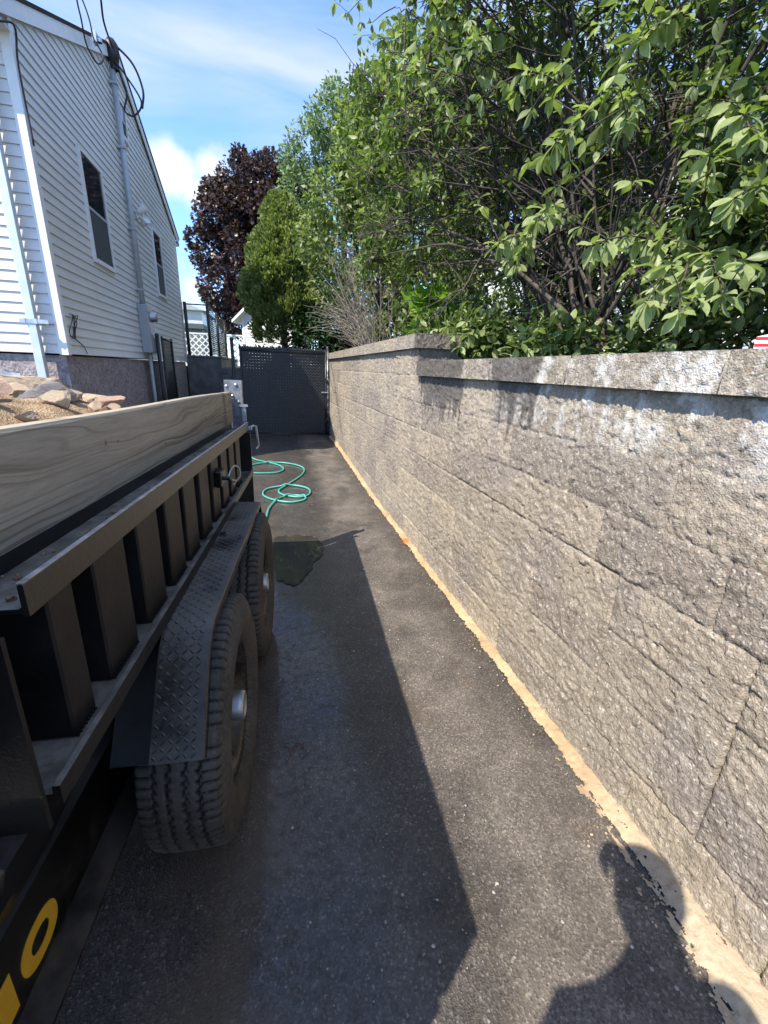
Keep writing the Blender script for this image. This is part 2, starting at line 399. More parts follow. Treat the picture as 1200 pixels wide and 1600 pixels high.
MT['soil'] = plain('garden_soil', (.07, .055, .038), .95, 0, .4, 9, .02, .1)
MT['chain'] = plain('black_vinyl_wire', (.02, .021, .023), .35, 0, .2)
MT['slat'] = plain('black_plastic_slat', (.008, .010, .013), .45, 0, .3, 6)
MT['white_paint'] = plain('white_paint', (.78, .78, .77), .55, 0, .06)
MT['concrete'] = plain('weathered_concrete', (.17, .165, .16), .9, 0, .35, 5, .006, .2)
MT['shingle'] = plain('dark_shingle', (.05, .045, .042), .9, 0, .4, 30, .01, .2)
MT['yellow'] = plain('yellow_decal', (.70, .40, .025), .45, 0, .08, 30)
MT['skin'] = plain('skin', (.50, .31, .22), .5)
MT['shirt'] = plain('dark_shirt', (.05, .06, .08), .9); MT['jeans'] = plain('blue_jeans', (.06, .09, .16), .9); MT['cap'] = plain('black_cap', (.02, .02, .02), .8)
t = NT('still_water'); n = t.noise(170, 3, .7); t.col(t.mix(t.rng(t.noise(9, 5), .35, .65), t.ramp(n, [(.35, (.010, .010, .009)), (.7, (.045, .042, .036))]), (.040, .036, .024))); t.set(Roughness=.6, Specular_IOR_Level=.2, Coat_Weight=1.0, Coat_Roughness=.018, Coat_IOR=1.33); MT['water'] = t.m

# ------------------------------------------------------------------ ground
def ground_sheet(name, xs, ys, zf, mat):
    X, Y = np.meshgrid(xs, ys); Z = zf(X, Y)
    n, m = X.shape; idx = np.arange(n*m).reshape(n, m)
    F = np.stack([idx[:-1, :-1], idx[:-1, 1:], idx[1:, 1:], idx[1:, :-1]], -1).reshape(-1, 4)
    o = link(name, np_mesh(name, np.stack([X, Y, Z], -1).reshape(-1, 3), F, smooth=True), mat)
    return tag(o, kind='structure')
MT['lawn'] = plain('far_lawn', (.07, .10, .03), .95, 0, .4, 3, .03, .1)
ground_sheet('ground', np.array([-90, -40, -12, -6, -3, 0, 3, 6, 12, 40, 90.]), np.concatenate([np.array([-90, -40, -12, -6.]), np.arange(-4, 12, .5), np.array([14, 20, 30, 50, 90.])]), lambda X, Y: zg(Y)-.012, MT['lawn'])
ground_sheet('driveway', np.linspace(-9, 1.13, 40), np.concatenate([np.arange(-8, 3, .4), np.arange(3, 11.21, .2)]), lambda X, Y: zg(Y)+.004*(fbm(X*1.1, Y*1.1, 3)-.5), MT['asphalt'])
# raised ground behind the wall and at the end of the drive
o = MB().box(1.30, 40, -8, 11.6, .02, 1.36).build('garden_terrace', MT['soil']); tag(o, kind='structure')
b = MB(); b.prism([(9.4, .02), (9.4, .14), (11.5, 1.36), (11.5, .02)], -.5, 1.29, 'x'); tag(b.build('bank', MT['dirt']), kind='structure')
o = MB().box(-.5, 40, 11.62, 60, .02, 1.37).box(-40, -.5, 13.4, 60, .02, 1.37).build('yard_terrace', MT['lawn']); tag(o, kind='structure')
pud = [(-0.064, 3.661), (0.015, 3.69), (0.095, 3.67), (.15, 3.70), (0.225, 3.626), (.30, 3.58), (0.345, 3.495), (.365, 3.38), (0.342, 3.262), (.30, 3.15), (0.251, 3.069), (.235, 2.98), (0.189, 2.893), (.16, 2.80), (0.118, 2.737), (.08, 2.70), (0.044, 2.719), (.01, 2.80), (-0.035, 2.813), (-.03, 2.95), (-0.048, 3.081), (-.055, 3.2), (-0.081, 3.331), (-.05, 3.5)]
pp = np.array(smoothpath(pud+[pud[0]], 14)[:-1]); cc = pp.mean(0); b = MB()
ang = np.arctan2(pp[:, 1]-cc[1], pp[:, 0]-cc[0]); kk = 1+.30*(fbm(np.cos(ang)*3.1+9, np.sin(ang)*3.1+4, 5, .65)-.5)+.10*(fbm(np.cos(ang)*14, np.sin(ang)*14, 3)-.5)
pp = cc+(pp-cc)*kk[:, None]; b.add([(x, y, .006) for x, y in pp], [tuple(range(len(pp)))])
tag(b.build('puddle', MT['water']), kind='structure')

# mortar strip at the foot of the wall
def mortar():
    ys = [-0.4]
    while ys[-1] < 8.7: ys.append(ys[-1]+(.003 if ys[-1] < 1.4 else .006 if ys[-1] < 2.6 else .012 if ys[-1] < 4.5 else .03))
    ys = np.array(ys); xs = np.arange(.86, 1.131, .0035)
    X, Y = np.meshgrid(xs, ys)
    wd = .047+.022*np.clip((1.25-Y)/.9, 0, 1)+.05*np.clip((.75-Y)/.5, 0, 1)+.012*np.clip((Y-4)/4, 0, 1)
    d = (1.12-X)
    e = wd+.030*(fbm(X*0+3, Y*9, 4)-.5)+.016*(vnoise(X*60, Y*60)-.5)
    core = d < e
    smear = (fbm(X*38+7, Y*17, 5, .62) > .555+.9*np.maximum(0, d-e-.02)/.14+.3*np.clip((Y-.95)/.2, 0, 1)) & (Y < 1.15) & (d < .23)
    pits = (fbm(X*55, Y*30, 4, .6) > .74) & (Y < .85)
    mask = (core | smear) & ~pits
    hh = np.clip((e-d)/.05, 0, 1); Z = zg(Y)+.007+.024*hh**.6+.009*(fbm(X*35, Y*35, 4, .6)-.5)*hh
    n, m = X.shape; idx = np.arange(n*m).reshape(n, m)
    F = np.stack([idx[:-1, :-1], idx[:-1, 1:], idx[1:, 1:], idx[1:, :-1]], -1)[mask[:-1, :-1]].reshape(-1, 4)
    us, inv = np.unique(F, return_inverse=True)
    V = np.stack([X, Y, Z], -1).reshape(-1, 3)[us]
    t = NT('tan_mortar'); o = t.xyz()
    c = t.ramp(t.noise(6, 6, .65), [(.3, (.32, .215, .115)), (.7, (.50, .37, .22))])
    c = t.mix(t.rng(o[1], 1.2, .5, 0, .75, True), c, (.44, .365, .265))
    c = t.mix(t.rng(t.noise(50, 5, .7), .50, .68, 0, .5), c, (.22, .165, .11))
    dd = t.n.new('ShaderNodeVectorMath'); dd.operation = 'DISTANCE'; t.l.new(t.tc.outputs['Object'], dd.inputs[0]); dd.inputs[1].default_value = (1.075, 3.36, 0)
    c = t.mix(t.rng(dd.outputs['Value'], .07, .04, 0, .9, True), c, (.75, .13, .03))
    t.col(c); t.set(Roughness=.95, Specular_IOR_Level=.2); t.bump(t.noise(120, 4, .7), .004, .8)
    o = link('mortar_strip', np_mesh('mortar_strip', V, inv.reshape(-1, 4), smooth=True), t.m)
    tag(o, 'ragged tan mortar strip along the foot of the block wall with an orange paint mark', 'mortar strip')
mortar()

# ------------------------------------------------------------------ retaining wall
WX = 1.12; CH = .2035
def rock_patch(y0, y1, z0, z1, X, rough=1.0, blocks=False, dyf=1.0):
    """front face with broken-stone relief, returned as (V, F) facing -x"""
    ys = [y0]
    while ys[-1] < y1-.004:
        yy = ys[-1]; ys.append(min(y1, yy+dyf*(.0055 if yy < 1.8 else .009 if yy < 3.4 else .016 if yy < 5 else .03)))
    ys = np.array(ys); nz = max(3, int((z1-z0)/.0068)); zs = np.linspace(z0, z1, nz)
    Y, Z = np.meshgrid(ys, zs)
    q = Y+.5*Z
    h = .0050*facets(q*24+3*vnoise(Y*9, Z*9), Z*30-Y*6, 1.2)+.0036*facets(q*52, Z*80+3*vnoise(Y*24, Z*24), 1.3)+.010*(fbm(q*9, Z*11, 4, .55)-.5)+.004*(fbm(Y*80, Z*80, 3)-.5)
    h *= rough*.88
    if blocks:
        c = np.clip(np.floor(Z/CH), 0, 9).astype(int)
        off = np.array([.389, .161, .389-.227, .161, .389-.1, .045, .255, .389, .161, .3])[c]
        b = np.floor((Y-off)/.4572).astype(int)
        fy = (Y-off)-b*.4572; fz = Z-c*CH
        h += .006*(_h(b+300, c*31+7)-.5)                                  # some blocks stand proud
        e = np.minimum(np.minimum(fy, .4572-fy), np.minimum(fz, CH-fz))
        wob = .0015*(vnoise(Y*30, Z*30)-.5)
        dv = np.minimum(fy, .4572-fy); dh = np.minimum(fz, CH-fz)
        e2 = np.minimum(dv*.48, dh)+wob
        show = np.where(dv*.48 < dh, _h(b+(fy > .2286)+50, c+90) > .12, _h(b*3+11, c+(fz > CH/2)) > -1)
        g = np.clip(1-e2/.0036, 0, 1)
        h -= np.where(show, np.where(dv*.48 < dh, .013, .0080)*g*(.55+.9*vnoise(Y*7+c*3.3, Z*7))+.002*np.clip(1-e2/.018, 0, 1), .003*g)
    global LAST_TONE
    LAST_TONE = (_h(b+700, c*53+3) if blocks else np.full(Y.shape, .25+.6*float(_h(np.array([int(y0*100)+900]), np.array([7]))[0]))).ravel()
    V = np.stack([X-h, Y, Z], -1).reshape(-1, 3); n, m = Y.shape; idx = np.arange(n*m).reshape(n, m)
    F = np.stack([idx[:-1, :-1], idx[1:, :-1], idx[1:, 1:], idx[:-1, 1:]], -1).reshape(-1, 4)
    V = np.concatenate([V, LAST_TONE[:, None]], 1)
    return V, F
def joined(parts):
    Vs = []; Fs = []; b = 0
    for V, F in parts:
        V = np.asarray(V, float)
        if V.shape[1] == 3: V = np.concatenate([V, np.full((len(V), 1), .5)], 1)
        Vs.append(V); Fs.append(np.asarray(F)+b); b += len(V)
    return np.concatenate(Vs), np.concatenate(Fs)
def bx(x0, x1, y0, y1, z0, z1):
    m = MB().box(x0, x1, y0, y1, z0, z1); return np.array(m.v), np.array(m.f)
ZL, ZH, YS, YE = 7*CH, 8*CH, 3.365, 9.6
wall = empty('retaining_wall', (WX, 0, 0), 'long grey split-face block retaining wall stepping up towards the gate', 'retaining wall')
def wall_part(name, parts, mat):
    V, F = joined(parts); T_ = V[:, 3]; V = V[:, :3]-np.array([WX, 0, 0])
    return link(name, np_mesh(name, V, F, attr=T_), mat, wall)
MT['block_obj'] = MT['block']
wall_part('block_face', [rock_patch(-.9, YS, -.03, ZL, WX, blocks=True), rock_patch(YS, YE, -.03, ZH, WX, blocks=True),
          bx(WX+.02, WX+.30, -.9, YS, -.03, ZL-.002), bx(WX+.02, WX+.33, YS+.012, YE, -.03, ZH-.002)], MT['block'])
# rough end of the stepped-up course (faces the street)
def end_patch(x0, x1, z0, z1, y):
    V, F = rock_patch(x0, x1, z0, z1, 0, rough=1.0); 
    return np.stack([V[:, 1], y+V[:, 0], V[:, 2], V[:, 3]], -1), F[:, ::-1]
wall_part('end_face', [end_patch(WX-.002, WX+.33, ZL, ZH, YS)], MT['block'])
def coping(y0, y1, z0, z1, ov=.04, end=False):
    X = WX-ov
    ps = [rock_patch(y0+.002, y1-.002, z0, z1, X, rough=.8)]
    V, F = bx(X+.005, WX+.36, y0+.003, y1-.003, z0, z1-.001); ps.append((V, F))
    if end: ps.append(end_patch(X, WX+.36, z0, z1, y0))
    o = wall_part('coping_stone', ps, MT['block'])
cuts = [-.9, -.36, .27, .872, 1.48, 2.10, 2.72, 3.325]
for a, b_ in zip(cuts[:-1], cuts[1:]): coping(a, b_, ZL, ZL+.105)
# the near coping ends in a rough stub just before the step
cuts = [3.33, 3.95, 4.56, 5.17, 5.78, 6.39, 7.0, 7.61, 8.22, 8.9, YE]
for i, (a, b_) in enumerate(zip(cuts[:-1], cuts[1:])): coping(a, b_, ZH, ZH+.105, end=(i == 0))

# ------------------------------------------------------------------ dump trailer: local x = right, y = forward, z = up
hd, pt = math.atan2(.077, .997), math.asin(.0229)
tr = empty('dump_trailer', (-.155, 1.16, 0), 'black tandem axle dump trailer with plank side boards and diamond plate fenders', 'trailer')
tr.rotation_euler = Euler((-pt, 0, -hd), 'XYZ')
# rotation: pitch about local x first, then heading about z
TRM = Matrix.Translation((-.155, 1.16, 0)) @ Euler((-pt, 0, -hd), 'XYZ').to_matrix().to_4x4()
XL = -1.74                                    # far side of the bed
def both(fn):
    fn(lambda v: v, 1); fn(lambda v: -1.77-v, -1)
MB().box(-.275, -.267, -1.22, 1.745, .80, 1.132).box(-.268, -.258, -.57, 1.74, .955, .963).build('bed_side', MT['black'], tr)
MB().box(-1.503, -1.495, -1.22, 1.745, .80, 1.132).build('bed_side', MT['black'], tr)
MB().box(-1.494, -.276, -1.22, 1.76, .79, .80).build('bed_floor', MT['black'], tr)
MB().box(-1.494, -.276, -1.244, -1.222, .80, 1.14).build('bulkhead', MT['black'], tr)
MB().box(-1.5, -.27, 1.762, 1.79, .80, 1.10).build('tailgate', MT['black'], tr)
for ue in (-.440, -.226, -.012, .194, .380, .590, .795, 1.005, 1.215, 1.425):
    m = MB().box(-.266, -.160, ue-.142 if ue > -.3 else ue-.075, ue, .821, 1.094, bev=.004)
    for zz in (.823, 1.092):
        for i in range(8 if ue < -.3 else 15): m.lathe([(.0005, -.003), (.003, -.0015), (.0035, 0), (.003, .0015), (.0005, .003)], 6, Matrix.Translation((-.1595, ue-(.070 if ue < -.3 else .134)+i*.009, zz+random.uniform(-.001, .001))))
    m.build('stake_post', MT['post'], tr)
# far side posts
for ue in (-.438, .0, .405, .81, 1.23):
    MB().box(-1.61, -1.504, ue-.088, ue, .821, 1.085, bev=.004).build('stake_post', MT['black'], tr)
def rail_poly(f):
    P = [(-.256, 1.10), (-.256, 1.134), (-.25, 1.134), (-.25, 1.103), (-.160, 1.103), (-.156, 1.106), (-.156, 1.139), (-.150, 1.141), (-.148, 1.139), (-.148, 1.091), (-.152, 1.089), (-.156, 1.091), (-.156, 1.0955), (-.25, 1.096)]
    return [(f(a), b) for a, b in P]
MB().prism(rail_poly(lambda v: v), -.574, 1.745).build('top_rail', MT['black_dusty'], tr)
MB().prism(rail_poly(lambda v: -1.77-v)[::-1], -.574, 1.745).build('top_rail', MT['black_dusty'], tr)
MB().box(-.1565, -.1478, -.5735, 1.744, 1.1412, 1.1425).build('worn_edge', plain('worn_bare_steel', (.55, .52, .48), .35, .4, .4, 30), tr)
# crumbs of dirt on the rail
m = MB()
for i in range(70):
    u_ = random.uniform(-.55, 1.7); v_ = random.uniform(-.245, -.165); s = random.choice([.003, .004, .005, .008])
    M_ = Matrix.Translation((v_, u_, 1.103+s*.4)) @ Euler((random.random()*6, random.random()*6, random.random()*6)).to_matrix().to_4x4() @ Matrix.Diagonal((s, s*.8, s*.6, 1))
    m.lathe([(0.01, -1), (.8, -.6), (1, 0), (.7, .7), (0.01, 1)], 6, M_)
m.build('dirt_crumbs', MT['dirt'], tr)['kind'] = 'stuff'
# ledge under the posts with its turned-up lip
for f in (lambda v: v, lambda v: -1.77-v):
    P = [(-.30, .800), (-.30, .820), (-.142, .820), (-.142, .834), (-.131, .834), (-.131, .7985), (-.142, .7985), (-.142, .800)]
    P = [(f(a), b) for a, b in P]
    MB().prism(P if f(0) == 0 else P[::-1], -.622, 1.745).build('side_ledge', MT['black_dusty'], tr)
# plank side boards
def mat_plank():
    t = NT('weathered_plank'); o = t.xyz()
    low = t.noise(1.0, 2, .5, t.vec((0, .95, 5.5), loc=(3.3, .2, 1.7))); low2 = t.noise(1.0, 2, .5, t.vec((0, 3.2, 14), loc=(1, 5, 2)))
    zz = t.math('ADD', o[2], t.math('ADD', t.math('MULTIPLY', t.math('SUBTRACT', low, .5), .26), t.math('MULTIPLY', t.math('SUBTRACT', low2, .5), .016)))
    cv = t.n.new('ShaderNodeCombineXYZ'); t.inp(cv, 1, t.math('MULTIPLY', o[1], .55)); t.inp(cv, 2, t.math('MULTIPLY', zz, 74.0)); t.inp(cv, 0, 0.0)
    band = t.noise(1.0, 2.5, .6, cv.outputs[0])
    c = t.ramp(band, [(.32, (.155, .115, .072)), (.41, (.29, .235, .165)), (.49, (.40, .337, .245)), (.72, (.45, .388, .29))])
    c = t.mix(t.rng(t.noise(2.2, 5, .6, t.vec((1, .5, 1.4))), .4, .72, 0, .55), c, (.27, .235, .19))
    c = t.mix(t.rng(t.noise(240, 3, .6, t.vec((1, .05, 1))), .45, .7, 0, .35), c, (.2, .165, .125))
    for p, r_ in (((-.25, -.02, 1.255), .010), ((-.25, .05, 1.25), .008), ((-.25, .42, 1.19), .009), ((-.25, 1.05, 1.22), .013), ((-.25, .62, 1.30), .006)):
        d = t.n.new('ShaderNodeVectorMath'); d.operation = 'DISTANCE'; t.l.new(t.tc.outputs['Object'], d.inputs[0]); d.inputs[1].default_value = p
        dn = t.math('ADD', d.outputs['Value'], t.math('MULTIPLY', t.math('SUBTRACT', t.noise(60, 3), .5), .012))
        c = t.mix(t.rng(dn, r_, r_*.4, 0, .75, True), c, (.13, .095, .06))
    st = t.math('MULTIPLY', t.rng(o[1], 1.50, 1.53, 0, 1, True), t.rng(o[1], 1.62, 1.58, 0, 1, True))
    c = t.mix(t.math('MULTIPLY', st, t.rng(t.noise(7, 4), .35, .6, .2, .8)), c, (.13, .085, .045))
    t.col(c); t.set(Roughness=.85, Specular_IOR_Level=.2)
    b = t.bump(band, .0007, .5); t.bump(t.noise(200, 3, .6, t.vec((1, .06, 1))), .0015, .6, b); return t.m
MT['plank'] = mat_plank()
def plank(x0, x1):
    # slightly bowed top edge, chamfered
    vs = []; fs = []; n = 48
    for i in range(n+1):
        u_ = -1.22+(1.83+1.22)*i/n; top = 1.327+.002*math.sin(i*.23); wob = .0008*math.sin(i*.3)
        a, b_ = x0+wob, x1+wob
        vs += [(a, u_, 1.133), (b_, u_, 1.133), (b_, u_, top-.006), (b_-.005, u_, top), (a+.005, u_, top), (a, u_, top-.006)]
    for i in range(n):
        for k in range(6): fs.append((i*6+k, i*6+(k+1) % 6, (i+1)*6+(k+1) % 6, (i+1)*6+k))
    fs.append((5, 4, 3, 2, 1, 0)); fs.append(tuple(n*6+k for k in range(6)))
    m = MB().add(vs, [f[::-1] for f in fs]); m.build('side_board', MT['plank'], tr)
plank(-.293, -.253); plank(-1.517, -1.477)
# bulkhead gusset and near corner plate
MB().box(-.267, -.128, -.664, -.656, .80, 1.110).build('corner_plate', MT['matt_black'], tr)
MB().prism([(-.29, .58), (-.29, .798), (-.165, .786), (-.19, .70), (-.25, .58)], -.70, -.50).build('gusset', MT['black'], tr)
# frame rails with lettering
for f, sgn in ((lambda v: v, 1), (lambda v: -1.77-v, -1)):
    P = [(-.34, .268), (-.34, .276), (-.305, .278), (-.305, .535), (-.34, .537), (-.34, .545), (-.26, .545), (-.26, .537), (-.297, .533), (-.297, .292), (-.24, .278), (-.24, .268)]
    P = [(f(a), b) for a, b in P]
    MB().prism(P if sgn > 0 else P[::-1], -2.6, 1.76).build('frame_rail', MT['black'], tr)
for y_ in (-1.6, -.55, .45, 1.4): MB().box(-1.46, -.31, y_-.03, y_+.03, .46, .53).build('cross_member', MT['black'], tr)
# last two letters of the name on the frame: I and O
def letter(name, rings):
    m = MB(); t_ = .0012; X0 = -.297
    if len(rings) == 1:
        P = rings[0]; m.prism(P, X0, X0+t_, 'x')
    else:
        a, b_ = rings; n = len(a)
        vs = [(X0, *p) for p in a]+[(X0, *p) for p in b_]+[(X0+t_, *p) for p in a]+[(X0+t_, *p) for p in b_]
        fs = []
        for i in range(n):
            j = (i+1) % n; fs += [(2*n+i, 2*n+j, 3*n+j, 3*n+i), (i, j, 2*n+j, 2*n+i), (n+j, n+i, 3*n+i, 3*n+j)]
        m.add(vs, fs)
    m.build(name, MT['yellow'], tr)
def oval(cy, cz, ry, rz, n=40, p=2.3):
    return [(cy+ry*math.copysign(abs(math.cos(a))**(2/p), math.cos(a)), cz+rz*math.copysign(abs(math.sin(a))**(2/p), math.sin(a))) for a in [2*PI*i/n for i in range(n)]]
letter('letter_o', [oval(-.5215, .357, .057, .046), oval(-.5215, .357, .028, .020)])
letter('letter_i', [[(-.640, .313), (-.600, .313), (-.600, .404), (-.640, .404)]])
# axles, wheels
WCS = [(.05, .376), (.925, .394)]
for uc, wc in WCS:
    m = MB(); m.tube([(-1.66, uc, wc), (-.13, uc, wc)], .038, 12); m.build('axle', MT['black'], tr)
    MB().box(-.46, -.40, uc-.34, uc+.34, wc+.03, wc+.06).box(-.46, -.40, uc-.22, uc+.22, wc+.06, wc+.075).build('leaf_spring', MT['black'], tr)
def mat_tyre():
    t = NT('dusty_rubber_groove_shade'); n = t.noise(7, 5, .65); f = t.noise(90, 4, .6); a = t.attr('rnd')
    c = t.mix(t.math('MULTIPLY', a, t.rng(n, .3, .7, .35, 1.0)), (.010, .010, .010), (.105, .095, .08)); c = t.mix(t.rng(f, .45, .7, 0, .4), c, (.15, .13, .105))  # dust on the tread tops; shade in the grooves is painted as darker rubber
    t.col(c); t.set(Roughness=.85, Specular_IOR_Level=.25); t.bump(f, .001, .5); return t.m
MT['tyre'] = mat_tyre()
def tyre_mesh():
    RT, HWD = .372, .112                      # radius and half width
    prof = []                                 # (x, r) from inner bead over the tread to the outer bead
    side = [(.070, .206), (.085, .215), (.100, .235), (.112, .262), (.116, .285), (.114, .305), (.109, .322), (.104, .338), (.101, .349), (.098, .357), (.094, .363)]
    prof += [(-x, r) for x, r in side]
    nt = 44
    for i in range(nt+1):
        x = -.090+.180*i/nt; prof.append((x, RT-.006*(x/.09)**4))
    prof += side[::-1]
    n = 336; V = np.zeros((n, len(prof), 3)); th = np.arange(n)*2*PI/n
    xs = np.array([p[0] for p in prof]); rs = np.array([p[1] for p in prof])
    X = np.repeat(xs[None], n, 0); Rr = np.repeat(rs[None], n, 0).copy(); T = np.repeat(th[:, None], len(prof), 1)
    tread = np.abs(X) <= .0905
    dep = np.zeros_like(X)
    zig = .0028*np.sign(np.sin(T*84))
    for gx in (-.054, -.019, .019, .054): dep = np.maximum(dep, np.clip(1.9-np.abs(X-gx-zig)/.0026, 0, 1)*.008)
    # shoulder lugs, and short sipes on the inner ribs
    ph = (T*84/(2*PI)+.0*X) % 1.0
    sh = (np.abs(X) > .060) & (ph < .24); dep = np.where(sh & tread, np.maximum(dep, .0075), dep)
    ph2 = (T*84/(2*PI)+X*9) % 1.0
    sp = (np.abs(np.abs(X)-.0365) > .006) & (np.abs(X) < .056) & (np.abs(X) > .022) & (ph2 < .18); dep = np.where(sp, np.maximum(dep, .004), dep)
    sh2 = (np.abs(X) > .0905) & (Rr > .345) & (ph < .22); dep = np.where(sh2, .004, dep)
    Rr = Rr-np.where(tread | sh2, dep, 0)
    # raised rings on the sidewall
    Rr2 = Rr
    V[..., 0] = X+np.where((rs > .296) & (rs < .312), .0015, 0)*np.sign(X); V[..., 1] = Rr2*np.cos(T); V[..., 2] = Rr2*np.sin(T)
    k = len(prof); idx = np.arange(n*k).reshape(n, k); nx = np.roll(idx, -1, 0)
    F = np.stack([idx[:, :-1], idx[:, 1:], nx[:, 1:], nx[:, :-1]], -1).reshape(-1, 4)
    return np_mesh('tyre', V.reshape(-1, 3), F, attr=(np.where(tread | sh2, 1-np.clip(dep/.004, 0, 1), .75)).ravel())  # falls with groove depth, so groove shade goes into the colour
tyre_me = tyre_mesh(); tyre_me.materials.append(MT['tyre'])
YM = Matrix.Rotation(PI/2, 4, 'Y')
m = MB(); m.lathe([(.205, -.085), (.212, -.08), (.205, -.06), (.19, -.03), (.19, .05), (.205, .06), (.213, .082), (.207, .088), (.197, .07), (.188, .045), (.178, .03), (.150, .022), (.115, .024), (.108, .034), (.06, .036), (.0, .036)], 48, YM)
wheel0 = None
def make_wheel(uc, wc, x, flip):
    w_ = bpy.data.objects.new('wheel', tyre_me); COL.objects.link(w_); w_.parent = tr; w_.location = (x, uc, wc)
    if flip: w_.rotation_euler = (0, 0, PI)
    return w_
def wheel_bits(w_):
    m.build('rim', MT['black_clean'], w_, True)
    h = MB(); h.lathe([(.047, .03), (.047, .095), (.044, .108), (.038, .110), (.036, .106), (.0, .106)], 28, YM); h.build('hub_cap', MT['galv'], w_, True)
    for k in range(6):
        a = 2*PI*k/6+.3; l = MB(); l.lathe([(.011, .03), (.011, .05), (.008, .055), (0.0005, .056)], 6, Matrix.Translation((0, .083*math.cos(a), .083*math.sin(a))) @ YM); l.build('lug_nut', MT['galv'], w_)
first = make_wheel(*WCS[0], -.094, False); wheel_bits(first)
def dup_wheel(uc, wc, x, flip):
    w_ = make_wheel(uc, wc, x, flip); w_.rotation_euler.x = .4
    for ch in list(first.children):
        c = ch.copy(); COL.objects.link(c); c.parent = w_
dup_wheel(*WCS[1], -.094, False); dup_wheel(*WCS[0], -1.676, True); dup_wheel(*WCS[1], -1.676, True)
# fenders with raised tread-plate lugs
def fender(f, name):
    x0, x1 = -.142, -.018
    prof = [(-.322, .545), (-.306, .567), (-.290, .590), (-.266, .624), (-.241, .660), (-.217, .696), (-.192, .731), (-.165, .760), (-.132, .783), (-.090, .795), (-.04, .7975), (.1, .7975), (1.03, .7975), (1.075, .791), (1.10, .772), (1.118, .745), (1.135, .69), (1.15, .60)]
    vs = []; fs = []; n = len(prof)
    nor = []
    for i in range(n):
        a = prof[max(i-1, 0)]; b_ = prof[min(i+1, n-1)]; d = Vector((b_[0]-a[0], b_[1]-a[1])).normalized(); nor.append(Vector((-d.y, d.x)))
    t_ = .004
    for (y, z), nn in zip(prof, nor):
        yb, zb = y-nn.x*t_, z-nn.y*t_; yl, zl = y-nn.x*.028, z-nn.y*.028
        vs += [(x0, y, z), (x1-.004, y, z), (x1, y-nn.x*.004, z-nn.y*.004), (x1, yl, zl), (x1-.004, yl, zl), (x1-.004, yb, zb), (x0, yb, zb)]
    K = 7
    for i in range(n-1):
        for k in range(K): fs.append((i*K+k, (i+1)*K+k, (i+1)*K+(k+1) % K, i*K+(k+1) % K))
    fs += [tuple(range(K)), tuple((n-1)*K+k for k in range(K-1, -1, -1))]
    mb = MB().add([(f(a), b_, c) for a, b_, c in vs], fs)
    # inner cheek that closes the fender towards the frame
    # lugs: walk along the profile
    S = [0]
    for i in range(n-1): S.append(S[-1]+math.dist(prof[i], prof[i+1]))
    def at(s):
        i = 0
        while i < n-2 and S[i+1] < s: i += 1
        q = (s-S[i])/(S[i+1]-S[i]); y = prof[i][0]*(1-q)+prof[i+1][0]*q; z = prof[i][1]*(1-q)+prof[i+1][1]*q
        d = Vector((0, prof[i+1][0]-prof[i][0], prof[i+1][1]-prof[i][1])).normalized(); return Vector((0, y, z)), d, Vector((1, 0, 0)).cross(d)
    row = 0; s = .012; pitch = .0170
    while s < S[-1]-.01:
        for c in range(12):
            x = x0+.010+c*.0175
            if x > x1-.012: continue
            p, d, nn = at(s); p = p+Vector((x, 0, 0)); sg = 1 if (row+c) % 2 else -1
            ax = (d*.72+Vector((1, 0, 0))*sg*.72).normalized(); bxv = nn.cross(ax).normalized(); L_, B_, H_ = .0100, .0032, .0024
            q = [p-ax*L_, p-ax*L_*.3+bxv*B_, p+ax*L_*.3+bxv*B_, p+ax*L_, p+ax*L_*.3-bxv*B_, p-ax*L_*.3-bxv*B_, p-ax*L_*.45+nn*H_, p+ax*L_*.45+nn*H_]
            mb.add([(f(v_.x), v_.y, v_.z) for v_ in q], [(0, 6, 1), (1, 6, 7, 2), (2, 7, 3), (3, 7, 4), (4, 7, 6, 5), (5, 6, 0)])
        s += pitch; row += 1
    mb.build(name, MT['treadplate'], tr)
    ck = MB(); n = len(prof)
    vs = []
    for (y, z), nn in zip(prof, nor):
        for xx, off in ((-.232, .016), (-.1425, .016), (-.1425, .020), (-.232, .020)): vs.append((f(xx), y-nn.x*off, z-nn.y*off))
    ck.add(vs, [(i*4+k, (i+1)*4+k, (i+1)*4+(k+1) % 4, i*4+(k+1) % 4) for i in range(n-1) for k in range(4)]+[(0, 1, 2, 3), ((n-1)*4+3, (n-1)*4+2, (n-1)*4+1, (n-1)*4)]); ck.build('inner_fender', MT['matt_black'], tr)
fender(lambda v: v, 'fender'); fender(lambda v: -1.77-v, 'fender')
MB().box(-.245, -.2365, -.20, 1.13, .60, .796).build('fender_cheek', MT['black'], tr)
